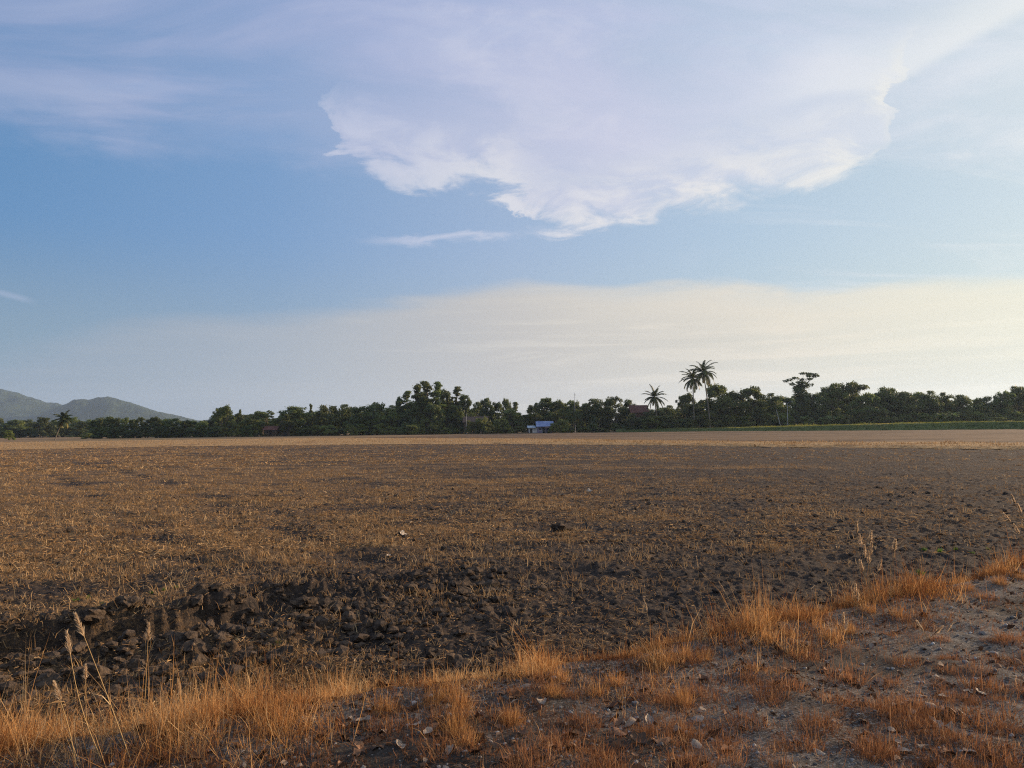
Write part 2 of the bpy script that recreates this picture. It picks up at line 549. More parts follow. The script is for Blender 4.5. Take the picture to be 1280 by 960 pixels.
def mat_ground():
    m, T = new_mat('dry_plain')
    p = pos(T)
    n1 = T.noise(p, 0.012, 4, 0.6)
    n2 = T.noise(p, 0.3, 5, 0.7)
    c = T.mix(T.rng(n2, 0.35, 0.65), (0.15, 0.095, 0.05), (0.24, 0.16, 0.09))
    c = T.mix(T.m('MULTIPLY', T.rng(n1, 0.5, 0.62), 0.5), c, (0.10, 0.09, 0.04))
    return finish(m, T, c, 0.95, n2, 0.3, 0.5, 0.1)

def mat_far_field():
    m, T = new_mat('fallow_soil')
    p = pos(T)
    mp = T.n('ShaderNodeMapping')
    mp.inputs['Rotation'].default_value = (0, 0, 0.05)
    mp.inputs['Scale'].default_value = (0.012, 0.10, 1)
    T.t.links.new(p, mp.inputs['Vector'])
    n1 = T.noise(mp.outputs[0], 1.0, 4, 0.7)
    n2 = T.noise(p, 0.8, 5, 0.75)
    c = T.mix(T.rng(n1, 0.42, 0.57), (0.075, 0.047, 0.031), (0.155, 0.098, 0.060))
    c = T.mix(T.m('MULTIPLY', T.rng(n2, 0.48, 0.66), 0.6), c, (0.22, 0.14, 0.075))
    return finish(m, T, c, 0.97, n2, 0.15, 0.8, 0.1)

def mat_strip():
    m, T = new_mat('straw_bund')
    p = pos(T)
    n2 = T.noise(p, 2.2, 5, 0.75)
    n1 = T.noise(p, 0.12, 3, 0.6)
    c = T.mix(T.rng(n2, 0.33, 0.62), (0.20, 0.12, 0.058), (0.42, 0.27, 0.13))
    c = T.mix(T.m('MULTIPLY', T.rng(n1, 0.52, 0.66), 0.5), c, (0.17, 0.10, 0.06))
    return finish(m, T, c, 0.95, n2, 0.2, 0.9, 0.1)

M = {}
M['soil'] = mat_soil(); M['track'] = mat_track(); M['ground'] = mat_ground()
M['far_field'] = mat_far_field(); M['strip'] = mat_strip()

# ------------------------------------------------------------------ near land: one fan of quads, split into field and track
NT_, NR_ = 710, 830
TH = np.radians(np.linspace(-47, 47, NT_))
RR = np.geomspace(2.3, 150.0, NR_)
thg, rrg = np.meshgrid(TH, RR)
X = rrg * np.sin(thg); Y = rrg * np.cos(thg)
SV = verge_s(X, Y)
Z = height(X, Y)
def straw_cover(x, y):
    base = 0.62 - 0.014 * np.clip(np.degrees(np.arctan2(x, y)), -35, 35)
    v = base + 0.50 * fbm(x * 0.16 + 5, y * 0.16, 3) + 0.55 * fbm(x * 0.5, y * 0.9 + 3, 3) + 0.2 * pnoise(x * 0.25, y * 1.8)
    r = np.hypot(x, y)
    v = v - 0.20 * sstep(16, 8, r) - 0.22 * sstep(30, 75, r) + 0.55 * pnoise(x * 0.05, y * 0.55 + 0.05 * x) * sstep(10, 25, r)
    for R in RUTS:
        d, _ = poly_dist(x, y, R)
        v = v - 0.48 * sstep(-0.4, 0.3, pnoise(x * 0.45 + 3, y * 0.45)) * np.exp(-((d + 0.35 * pnoise(x * 0.7, y * 0.7)) / 0.6) ** 2)
    d, al = poly_dist(x, y, DITCH)
    v = v - 0.3 * np.exp(-((d - 0.1) / 0.5) ** 2)
    return np.clip(v, 0, 1)
ST = straw_cover(X, Y)
HUM = sstep(0.05, 0.45, fbm(X * 0.8 + 3, Y * 0.8, 3) + 0.55 * np.exp(-((X + 0.9) / 0.9) ** 2 - ((Y - 3.9) / 0.5) ** 2))
idx = np.arange(NT_ * NR_).reshape(NR_, NT_)
Q = np.stack([idx[:-1, :-1], idx[:-1, 1:], idx[1:, 1:], idx[1:, :-1]], -1).reshape(-1, 4)[:, ::-1]
side = SV.ravel()[Q].mean(1)
allV = np.stack([X, Y, Z], -1).reshape(-1, 3)
def sub(mask):
    q = Q[mask]
    used = np.unique(q)
    remap = np.full(len(allV), -1); remap[used] = np.arange(len(used))
    return used, remap[q]
u, q = sub(side > 0.3)
o = link('ploughed_field', mesh_np('ploughed_field', allV[u], q, M['soil'], True, {'straw': ST.ravel()[u]}))
tag(o, kind='structure')
u, q = sub(side <= 0.3)
o = link('track', mesh_np('track', allV[u], q, M['track'], True, {'humus': HUM.ravel()[u]}))
tag(o, kind='structure')

# ------------------------------------------------------------------ far land: a full ring out to the horizon
ga = np.radians(np.linspace(-180, 180, 289)); gr = np.concatenate([np.linspace(0.4, 145, 30), np.geomspace(150, 9000, 46)])
tg, rg = np.meshgrid(ga, gr)
inside = (rg < 146) & (np.abs(np.degrees(tg)) < 45.5)
gz = np.where(inside, -0.7, -0.05)
gz = np.where((~inside) & (rg < 40), TRACK_Z - 0.1 + 0 * gz, gz)
gz = gz + np.where(rg > 1500, -0.3, 0)
gi = np.arange(tg.size).reshape(tg.shape)
GQ = np.stack([gi[:-1, :-1], gi[:-1, 1:], gi[1:, 1:], gi[1:, :-1]], -1).reshape(-1, 4)[:, ::-1]
tag(link('ground', mesh_np('ground', np.stack([rg * np.sin(tg), rg * np.cos(tg), gz], -1).reshape(-1, 3), GQ, M['ground'], True)), kind='structure')

def band_mesh(name, near, far, zfun, mat, nu=160, nv=10):
    """a strip of land between two lines on the ground"""
    def res(p):
        p = np.array(p); l = np.concatenate([[0], np.cumsum(np.hypot(*np.diff(p, axis=0).T))])
        t = np.linspace(0, l[-1], nu)
        return np.stack([np.interp(t, l, p[:, 0]), np.interp(t, l, p[:, 1])], -1)
    a, b = res(near), res(far)
    v = np.linspace(0, 1, nv)
    Pp = a[None] * (1 - v)[:, None, None] + b[None] * v[:, None, None]
    zz_ = zfun(Pp[..., 0], Pp[..., 1], np.repeat(v[:, None], nu, 1))
    ii = np.arange(nu * nv).reshape(nv, nu)
    q = np.stack([ii[:-1, :-1], ii[:-1, 1:], ii[1:, 1:], ii[1:, :-1]], -1).reshape(-1, 4)
    o = link(name, mesh_np(name, np.concatenate([Pp, zz_[..., None]], -1).reshape(-1, 3), q, mat, True))
    tag(o, kind='structure')
    return a, b

STRIP_N = gpl([(-300, 570), (0, 562.5), (200, 558.5), (420, 556), (620, 555), (800, 556.5), (960, 559), (1120, 560.5), (1280, 562.5), (1600, 570)], 0.0)
STRIP_F = gpl([(-300, 559), (0, 553), (200, 550), (400, 547.5), (620, 548.5), (800, 551.5), (960, 553.5), (1120, 554), (1280, 555), (1600, 559)], 0.0)
sa, sb = band_mesh('straw_bund', STRIP_N, STRIP_F,
    lambda x, y, v: 0.02 + 0.22 * sstep(0, 0.1, v) * sstep(1.0, 0.7, v) * (1 + 0.3 * pnoise(x * 0.2, y * 0.2)) + 0.05 * fbm(x * 0.7, y * 0.7, 2), M['strip'], 420, 16)
FAR_N = gpl([(440, 547.9), (620, 548.7), (800, 551.5), (960, 553.5), (1120, 554), (1280, 555), (1600, 559)], 0.0)
FAR_F = gpl([(440, 547.6), (620, 543), (800, 540.5), (960, 538.5), (1120, 537), (1280, 536), (1600, 534)], 0.0)
band_mesh('far_field', FAR_N, FAR_F, lambda x, y, v: 0.01 + 0.09 * sstep(0, 0.05, v) + 0.08 * fbm(x * 0.3, y * 0.3, 2), M['far_field'], 300, 40)

# ------------------------------------------------------------------ plant materials
def mat_blade(name, stops, trans=0.35, rough=0.8):
    """thin dry or green blades: colour picked along a ramp by the per-blade value 'tint'"""
    m, T = new_mat(name)
    t = attr(T, 'tint')
    c = T.ramp(t, stops)
    oi = T.n('ShaderNodeObjectInfo')
    hs = T.n('ShaderNodeHueSaturation')
    T.link(c, hs.inputs['Color'])
    T.link(T.rng(oi.outputs['Random'], 0, 1, 0.85, 1.15, False), hs.inputs['Value'])
    d = T.n('ShaderNodeBsdfDiffuse'); tr = T.n('ShaderNodeBsdfTranslucent')
    T.link(hs.outputs[0], d.inputs['Color']); T.link(hs.outputs[0], tr.inputs['Color'])
    mx = T.n('ShaderNodeMixShader')
    mx.inputs[0].default_value = trans
    T.t.links.new(d.outputs[0], mx.inputs[1]); T.t.links.new(tr.outputs[0], mx.inputs[2])
    o = T.n('ShaderNodeOutputMaterial')
    T.t.links.new(mx.outputs[0], o.inputs['Surface'])
    return m

M['straw'] = mat_blade('straw', [(0.0, (0.13, 0.066, 0.030)), (0.35, (0.28, 0.165, 0.080)), (0.75, (0.47, 0.30, 0.15)), (1.0, (0.64, 0.46, 0.26))], 0.25)
M['verge'] = mat_blade('dry_verge_grass', [(0.0, (0.15, 0.06, 0.028)), (0.3, (0.34, 0.15, 0.055)), (0.65, (0.54, 0.28, 0.10)), (1.0, (0.66, 0.43, 0.21))], 0.4)
M['russet'] = mat_blade('russet_grass', [(0.0, (0.10, 0.042, 0.024)), (0.4, (0.27, 0.115, 0.052)), (0.8, (0.42, 0.21, 0.095)), (1.0, (0.58, 0.36, 0.19))], 0.35)
M['pale'] = mat_blade('pale_seed_head', [(0.0, (0.42, 0.29, 0.17)), (1.0, (0.74, 0.58, 0.40))], 0.4)
M['green'] = mat_blade('green_weed', [(0.0, (0.06, 0.11, 0.02)), (1.0, (0.16, 0.25, 0.05))], 0.4)

def blades(P, az, lean, L, Wd, bend, rng, tint=None):
    """curved two-segment blades standing on the points P; returns V, F3, tint"""
    n = len(P)
    d = np.stack([np.sin(az), np.cos(az), np.zeros(n)], -1)
    w = np.stack([np.cos(az), -np.sin(az), np.zeros(n)], -1)
    tw = rng.uniform(-1.2, 1.2, n)
    w = w * np.cos(tw)[:, None] + d * np.sin(tw)[:, None]
    def pt(f):
        a = lean + bend * f
        return P + (L * f)[:, None] * (np.sin(a)[:, None] * d + np.cos(a)[:, None] * np.array([0, 0, 1.0]))
    one = np.ones(n)
    m, t = pt(0.55 * one), pt(one)
    hw = (Wd / 2)[:, None]
    V = np.stack([P - w * hw, P + w * hw, m - w * hw * 0.8, m + w * hw * 0.8, t], 1)
    F = np.array([(0, 1, 3), (0, 3, 2), (2, 3, 4)])[None] + (np.arange(n) * 5)[:, None, None]
    if tint is None:
        tint = rng.uniform(0, 1, n)
    return V.reshape(-1, 3), F.reshape(-1, 3), np.repeat(tint, 5)

def sample_fan(n, r0, r1, th=44, rng=RNG):
    r = np.exp(rng.uniform(math.log(r0), math.log(r1), n)); t = np.radians(rng.uniform(-th, th, n))
    return r * np.sin(t), r * np.cos(t), r

# ------------------------------------------------------------------ straw and stubble left on the field
def straw_litter():
    Vs, Fs, Ts, nb = [], [], [], 0
    for n, r0, r1, lmin, lmax, wd in ((190000, 3.2, 13, 0.015, 0.10, 0.0042), (150000, 13, 45, 0.04, 0.17, 0.009), (60000, 45, 120, 0.12, 0.4, 0.026)):
        x, y, r = sample_fan(n, r0, r1)
        k = (verge_s(x, y) > 0.25) & (RNG.uniform(0, 1, n) < 0.12 + 0.95 * straw_cover(x, y) ** 1.3)
        x, y, r = x[k], y[k], r[k]; n = len(x)
        z = height(x, y)
        L = RNG.uniform(lmin, lmax, n) * RNG.uniform(0.5, 1, n); wv = wd * RNG.uniform(0.6, 1.5, n)
        a = RNG.uniform(0, 2 * np.pi, n); e = np.abs(RNG.normal(0, 0.35, n))
        d = np.stack([np.sin(a) * np.cos(e), np.cos(a) * np.cos(e), np.sin(e)], -1)
        s_ = np.cross(d, np.array([0, 0, 1.0])); s_ /= np.linalg.norm(s_, axis=1)[:, None] + 1e-9
        up = np.cross(s_, d); ro = RNG.uniform(-1.1, 1.1, n)
        w = s_ * np.cos(ro)[:, None] + up * np.sin(ro)[:, None]
        c = np.stack([x, y, z + 0.006 + 0.012 * RNG.uniform(0, 1, n)], -1)
        p0 = c - d * (L * 0.3)[:, None] * np.array([1, 1, 0.3]); p1 = c + d * (L * 0.6)[:, None]
        hw = w * (wv / 2)[:, None]
        V = np.stack([p0 - hw, p0 + hw, p1 + hw, p1 - hw], 1).reshape(-1, 3)
        F = np.arange(n * 4).reshape(n, 4)
        Vs.append(V); Fs.append(F + nb); nb += len(V)
        Ts.append(np.repeat(np.clip(RNG.beta(1.7, 2.2, n), 0, 1), 4))
    # long bleached strands lying along the field edge
    n = 2600
    x = RNG.uniform(-4.2, 2.5, n); y = np.interp(x, [p[0] for p in VERGE], [p[1] for p in VERGE]) + RNG.normal(0.35, 0.33, n)
    k = (RNG.uniform(0, 1, n) < 0.15 + 0.85 * sstep(-0.8, -2.2, x)) & (y > 2.5); x, y = x[k], y[k]; n = len(x)
    z = height(x, y); a = RNG.uniform(0, 6.28, n); L = RNG.uniform(0.08, 0.30, n); e = np.abs(RNG.normal(0, 0.35, n))
    V, F, t = blades(np.stack([x, y, z], -1), a, 1.5 - e, L, RNG.uniform(0.002, 0.004, n), RNG.uniform(-0.5, 0.4, n), RNG, RNG.uniform(0.5, 1, n))
    Vb, Fb, Tb = V, F, t
    me = mesh_np('straw_litter', np.concatenate(Vs + [Vb]), [np.concatenate(Fs), Fb + nb], M['straw'], False, {'tint': np.concatenate(Ts + [Tb])})
    tag(link('straw_litter', me), 'loose dry straw scattered over the ploughed field', 'straw', kind='stuff')
straw_litter()

def stubble():
    x, y, r = sample_fan(60000, 5, 118)
    cov = straw_cover(x, y)
    clump = sstep(0.05, 0.5, fbm(x * 0.8 + 40, y * 1.6, 3) + 0.5 * (cov - 0.5))
    k = (verge_s(x, y) > 0.5) & (RNG.uniform(0, 1, len(x)) < 0.05 + 0.95 * clump * cov)
    x, y, r = x[k], y[k], r[k]
    nbl = 5
    n = len(x) * nbl
    sc_ = 1.0 + r / 60
    sp = np.repeat(0.035 * sc_, nbl)
    px_ = np.repeat(x, nbl) + RNG.normal(0, 1, n) * sp; py_ = np.repeat(y, nbl) + RNG.normal(0, 1, n) * sp
    P = np.stack([px_, py_, np.repeat(height(x, y), nbl)], -1)
    hs_ = np.repeat(RNG.uniform(0.5, 1.25, len(x)), nbl)
    V, F, t = blades(P, RNG.uniform(0, 2 * np.pi, n), np.abs(RNG.normal(0.25, 0.3, n)), 0.11 * hs_ * RNG.uniform(0.5, 1.2, n) * np.repeat(sc_ ** 0.5, nbl),
                     np.repeat(0.005 + 0.00032 * r, nbl), RNG.uniform(0, 0.9, n), RNG,
                     np.clip(np.repeat(RNG.uniform(0.2, 0.75, len(x)), nbl) + RNG.normal(0, 0.15, n), 0, 1))
    # bigger clumps that the plough left standing
    x, y, r = sample_fan(5200, 8, 95)
    k = (verge_s(x, y) > 0.8) & (RNG.uniform(0, 1, len(x)) < 0.08 + 0.8 * straw_cover(x, y) ** 1.5)
    x, y, r = x[k], y[k], r[k]; nb2 = 16; n = len(x) * nb2
    rad_ = np.repeat(RNG.uniform(0.04, 0.16, len(x)) * (1 + r / 90), nb2)
    px_ = np.repeat(x, nb2) + RNG.normal(0, 1, n) * rad_ * 1.3; py_ = np.repeat(y, nb2) + RNG.normal(0, 1, n) * rad_ * 0.8
    P = np.stack([px_, py_, np.repeat(height(x, y), nb2)], -1)
    V2, F2, t2 = blades(P, RNG.uniform(0, 6.28, n), np.abs(RNG.normal(0.3, 0.35, n)), np.repeat(RNG.uniform(0.07, 0.19, len(x)), nb2) * RNG.uniform(0.5, 1.2, n),
                        np.repeat(0.0045 + 0.00036 * r, nb2), RNG.uniform(0, 1.0, n), RNG, np.clip(np.repeat(RNG.uniform(0.4, 0.9, len(x)), nb2) + RNG.normal(0, 0.15, n), 0, 1))
    F = np.concatenate([F, F2 + len(V)]); V = np.concatenate([V, V2]); t = np.concatenate([t, t2])
    tag(link('stubble', mesh_np('stubble', V, F, M['straw'], False, {'tint': t})), 'short dry stubble tufts standing in the ploughed field', 'stubble', kind='stuff')
stubble()

def strip_straw():
    """standing straw on the pale bund across the far side of the field"""
    n = 26000
    i = RNG.uniform(0, len(sa) - 1.001, n); k = i.astype(int); f = i - k
    v = RNG.beta(1.0, 1.5, n) * 0.98
    a = sa[k] * (1 - f)[:, None] + sa[k + 1] * f[:, None]; b = sb[k] * (1 - f)[:, None] + sb[k + 1] * f[:, None]
    p = a * (1 - v)[:, None] + b * v[:, None]
    P = np.stack([p[:, 0], p[:, 1], 0.02 + 0.18 * sstep(0, 0.1, v) * sstep(1, 0.7, v)], -1)
    tall = sstep(-0.2, 0.5, fbm(p[:, 0] * 0.25, p[:, 1] * 0.25, 3))
    V, F, t = blades(P, RNG.uniform(0, 6.28, n), np.abs(RNG.normal(0.2, 0.25, n)), (0.12 + 0.22 * tall) * RNG.uniform(0.5, 1.3, n),
                     np.full(n, 0.05) * RNG.uniform(0.5, 1.5, n), RNG.uniform(0, 1.0, n), RNG, np.clip(RNG.beta(3, 2, n), 0, 1))
    tag(link('bund_straw', mesh_np('bund_straw', V, F, M['straw'], False, {'tint': t})), 'pale standing straw along the bund beyond the ploughed field', 'straw', kind='stuff')
strip_straw()

# ------------------------------------------------------------------ clods
def ico(sub):
    bm = bmesh.new()
    bmesh.ops.create_icosphere(bm, subdivisions=sub, radius=1.0)
    V = np.array([v.co[:] for v in bm.verts]); F = np.array([[v.index for v in f.verts] for f in bm.faces])
    bm.free()
    return V, F
ICO1, ICO2, ICO3 = ico(1), ico(2), ico(3)
M['clod'] = None
def mat_clod():
    m, T = new_mat('clod_soil')
    p = T.n('ShaderNodeTexCoord').outputs['Object']
    g = pos(T)
    n2 = T.noise(g, 16, 5, 0.7); n3 = T.noise(g, 70, 4, 0.7)
    c = T.mix(T.rng(n2, 0.34, 0.66), (0.036, 0.029, 0.025), (0.115, 0.083, 0.061))
    c = T.mix(T.m('MULTIPLY', T.rng(n3, 0.55, 0.72), 0.6), c, (0.20, 0.138, 0.09))
    return finish(m, T, c, 0.97, T.m('ADD', n2, T.m('MULTIPLY', n3, 0.4)), 0.04, 0.9, 0.08)
M['clod'] = mat_clod()

def lumpy(base, rng, rough=0.32):
    V, F = base
    V = V.copy()
    for k in range(5):
        c = rng.normal(0, 1, 3); c /= np.linalg.norm(c)
        V = V + c[None] * (rough * rng.uniform(-1, 1) * sstep(0.1, 1.0, V @ c))[:, None]
    for k in range(3):                                   # broken flat faces
        c = rng.normal(0, 1, 3); c /= np.linalg.norm(c)
        h = V @ c; lim = rng.uniform(0.45, 0.75)
        V = V - c[None] * np.maximum(h - lim, 0)[:, None] * 0.85
    V = V + rng.normal(0, 0.045, V.shape)
    return V * np.array([1.0, rng.uniform(0.65, 1.0), rng.uniform(0.5, 0.75)])

def small_clods():
    protos = [lumpy(ICO1, RNG) for _ in range(12)]
    n = 20000
    x, y, r = sample_fan(n, 4.2, 26)
    d, al = poly_dist(x, y, DITCH)
    near = sstep(1.6, 0.4, np.abs(d + 1.6))
    k = (verge_s(x, y) > 0.3) & (RNG.uniform(0, 1, n) < 0.33 + 0.67 * near)
    x, y, r, near = x[k], y[k], r[k], near[k]; n = len(x)
    s_ = RNG.lognormal(math.log(0.017), 0.45, n) * (1 + 0.9 * near) * (1 + r / 40)
    z = height(x, y)
    a = RNG.uniform(0, 6.28, n); pi = RNG.integers(0, 12, n)
    A = np.stack(protos)[pi]
    ca, sa_ = np.cos(a)[:, None], np.sin(a)[:, None]
    V = np.stack([A[..., 0] * ca - A[..., 1] * sa_, A[..., 0] * sa_ + A[..., 1] * ca, A[..., 2]], -1) * s_[:, None, None]
    V = V + np.stack([x, y, z + 0.25 * s_], -1)[:, None]
    F = ICO1[1][None] + (np.arange(n) * len(ICO1[0]))[:, None, None]
    tag(link('soil_crumbs', mesh_np('soil_crumbs', V.reshape(-1, 3), F.reshape(-1, 3), M['clod'], False)), 'loose crumbs of dark turned soil over the field', 'soil', kind='stuff')
small_clods()

def crumbly(rng):
    V = lumpy(ICO3, rng, 0.42)
    o3 = rng.uniform(0, 50, 3)
    for f, a in ((1.6, 0.30), (3.4, 0.17), (7.5, 0.09)):
        q = V * f + o3
        d = pnoise(q[:, 0], q[:, 1] + 0.7 * q[:, 2]) + pnoise(q[:, 1] + 5, q[:, 2] - 0.6 * q[:, 0]) + pnoise(q[:, 2] + 9, q[:, 0])
        V = V * (1 + a * d)[:, None]
    return V
CLOD_ME = [mesh_np('soil_clod', crumbly(RNG), ICO3[1], M['clod'], False) for _ in range(12)]
def clod(x, y, s, label, group=None, name='soil_clod'):
    z = float(height(np.array([x]), np.array([y]))[0])
    o = link(name, random.choice(CLOD_ME), None, (x, y, z + 0.12 * s))
    o.scale = (s * random.uniform(0.8, 1.25), s * random.uniform(0.8, 1.2), s * random.uniform(0.75, 1.1))
    o.rotation_euler = (random.uniform(-0.5, 0.5), random.uniform(-0.5, 0.5), random.uniform(0, 6.28))
    if group:
        size = 'large' if s > 0.085 else ('small' if s < 0.05 else 'fist sized')
        label = label.replace('rough', size + ' rough'); group = size + ' ' + group
    return tag(o, label, 'clod', group)
def clods():
    P = np.array(DITCH); seg = np.hypot(*np.diff(P, axis=0).T); cum = np.concatenate([[0], np.cumsum(seg)])
    done = 0
    while done < 210:
        t = random.uniform(cum[-1] * 0.22, cum[-1] * 1.0)
        bx, by = np.interp(t, cum, P[:, 0]), np.interp(t, cum, P[:, 1])
        far = random.random() < 0.3
        off = random.uniform(0.38, 0.75) if far else -random.uniform(0.85, 2.3)
        dr = P[-1] - P[0]; dr = dr / np.hypot(*dr)
        x, y = bx - dr[1] * off + random.gauss(0, 0.1), by + dr[0] * off + random.gauss(0, 0.08)
        if verge_s(np.array([x]), np.array([y]))[0] < 0.45:
            continue
        s = min(0.15, random.lognormvariate(math.log(0.058), 0.42))
        clod(x, y, s, 'rough dark clod of earth on the far rim of the open furrow' if far else 'rough dark clod of earth heaped along the near side of the open furrow',
             'clods on the far rim of the furrow' if far else 'clods heaped along the near side of the furrow')
        done += 1
    for k in range(46):
        t = random.uniform(cum[-1] * 0.2, cum[-1] * 0.93)
        bx, by = np.interp(t, cum, P[:, 0]), np.interp(t, cum, P[:, 1])
        dr = P[-1] - P[0]; dr = dr / np.hypot(*dr); off = random.uniform(0.02, 0.34)
        clod(bx - dr[1] * off, by + dr[0] * off, random.uniform(0.04, 0.095), 'rough dark clod of earth clinging to the shaded wall of the furrow', 'clods on the furrow wall')
    for k in range(55):
        px, py = random.uniform(380, 640), random.uniform(775, 845)
        p = gp(px, py)
        if verge_s(np.array([p.x]), np.array([p.y]))[0] < 0.5:
            continue
        clod(p.x, p.y, min(0.1, random.lognormvariate(math.log(0.045), 0.4)), 'rough dark clod of earth beyond the end of the open furrow', 'clods past the end of the furrow')
    p = gp(583, 727)
    clod(p.x, p.y, 0.17, 'large upright lump of dark earth standing alone in the ploughed field')
    p = gp(700, 664)
    clod(p.x, p.y, 0.22, 'low broad lump of dark earth with straw round it in the field')
    p = gp(444, 779)
    o = clod(p.x, p.y, 0.045, 'small pale stone lying on the dark ploughed soil', None, 'stone')
    o['category'] = 'stone'
    m, T = new_mat('pale_stone')
    finish(m, T, T.mix(T.noise(pos(T), 40, 4, 0.6), (0.35, 0.29, 0.22), (0.62, 0.55, 0.46)), 0.85)
    o.data = o.data.copy(); o.data.materials[0] = m
clods()

# ------------------------------------------------------------------ dry grass on the verge and track
def verge_grass():
    P = np.array(VERGE); seg = np.hypot(*np.diff(P, axis=0).T); cum = np.concatenate([[0], np.cumsum(seg)])
    n = 300000
    x = RNG.uniform(-5.0, 13.0, n)
    vx = np.interp(x, P[:, 0], P[:, 1])
    off = RNG.normal(-0.05, 0.48, n)
    y = vx + off * 1.15
    r = np.hypot(x, y)
    left = sstep(0.0, -2.2, x)
    dens = 0.08 + 0.92 * sstep(-0.22, 0.35, fbm(x * 1.8, y * 1.8, 3))
    s = verge_s(x, y)
    prof = 0.55 * left * np.exp(-((s + 0.15) / 0.4) ** 2) + 0.30 * np.exp(-((s + 0.55) / 0.42) ** 2) * sstep(-1.5, 0.5, x) * sstep(-0.05, 0.3, fbm(x * 2.6 + 3, y * 2.6, 2)) + np.exp(-((s - 0.10) / (0.30 + 0.16 * left + 0.22 * fbm(x * 1.1 + 31, y * 1.1, 2))) ** 2)
    dens = dens * (1 - 0.35 * left)
    k = (RNG.uniform(0, 1, n) < dens * prof * np.clip(5.2 / r, 0.35, 1) * 1.7) & (r > 2.4)
    x, y, r, s, left = x[k], y[k], r[k], s[k], left[k]; n = len(x)
    tall = sstep(-0.35, 0.45, fbm(x * 0.9 + 7, y * 0.9, 3))
    L = (0.045 + 0.12 * tall + 0.03 * left) * RNG.lognormal(0, 0.5, n)
    P3 = np.stack([x, y, height(x, y) - 0.01], -1)
    tint = np.clip(0.40 + 1.0 * (fbm(x * 2.2, y * 2.2, 2)) + 0.12 * left - 0.12 * sstep(0, 4, x) + RNG.normal(0, 0.26, n), 0, 1)
    V, F, t = blades(P3, RNG.uniform(0, 6.28, n), np.abs(RNG.normal(0.1, 0.48, n)), L, RNG.uniform(0.0012, 0.003, n) * (1 + r / 14), RNG.uniform(-0.3, 1.2, n), RNG, tint)
    tag(link('verge_grass', mesh_np('verge_grass', V, F, M['verge'], False, {'tint': t})), 'strip of dry orange grass between track and ploughed field', 'grass', kind='stuff')
verge_grass()

def track_mat():
    """low dead grass matted over the track"""
    n = 260000
    x, y, r = sample_fan(n, 2.5, 14)
    s = verge_s(x, y)
    patch = sstep(-0.22, 0.25, fbm(x * 1.5 + 20, y * 1.5, 4, 0.65) + 0.35 * sstep(-1.2, -0.3, s))
    k = (s < 0.0) & (RNG.uniform(0, 1, n) < 0.05 + 0.9 * patch)
    x, y, r = x[k], y[k], r[k]; n = len(x)
    P3 = np.stack([x, y, height(x, y) - 0.003], -1)
    tint = np.clip(0.45 + 0.8 * fbm(x * 1.7, y * 1.7, 2) + RNG.normal(0, 0.22, n), 0, 1)
    V, F, t = blades(P3, RNG.uniform(0, 6.28, n), RNG.uniform(0.2, 1.5, n), RNG.uniform(0.015, 0.07, n), RNG.uniform(0.0012, 0.003, n) * (1 + r / 12), RNG.uniform(-0.6, 0.9, n), RNG, tint)
    tag(link('matted_grass', mesh_np('matted_grass', V, F, M['russet'], False, {'tint': t})), 'low matted dead grass creeping over the earth track', 'grass', kind='stuff')
track_mat()

def gravel():
    n = 9000
    x, y, r = sample_fan(n, 2.5, 14)
    k = verge_s(x, y) < -0.05
    x, y, r = x[k], y[k], r[k]; n = len(x)
    s_ = RNG.lognormal(math.log(0.006), 0.45, n) * (1 + r / 15)
    protos = np.stack([lumpy(ICO1, RNG, 0.2) for _ in range(6)])[RNG.integers(0, 6, n)]
    V = protos * s_[:, None, None] + np.stack([x, y, height(x, y) + 0.2 * s_], -1)[:, None]
    F = ICO1[1][None] + (np.arange(n) * len(ICO1[0]))[:, None, None]
    m, T = new_mat('gravel_stone')
    cc = T.ramp(attr(T, 'tint'), [(0, (0.09, 0.08, 0.075)), (0.6, (0.2, 0.185, 0.175)), (1, (0.42, 0.39, 0.36))])
    finish(m, T, cc, 0.85, None, spec=0.3)
    tag(link('gravel', mesh_np('gravel', V.reshape(-1, 3), F.reshape(-1, 3), m, False, {'tint': np.repeat(RNG.beta(1.5, 2, n), len(ICO1[0]))})),
        'fine grey gravel bedded in the earth track', 'gravel', kind='stuff')
gravel()

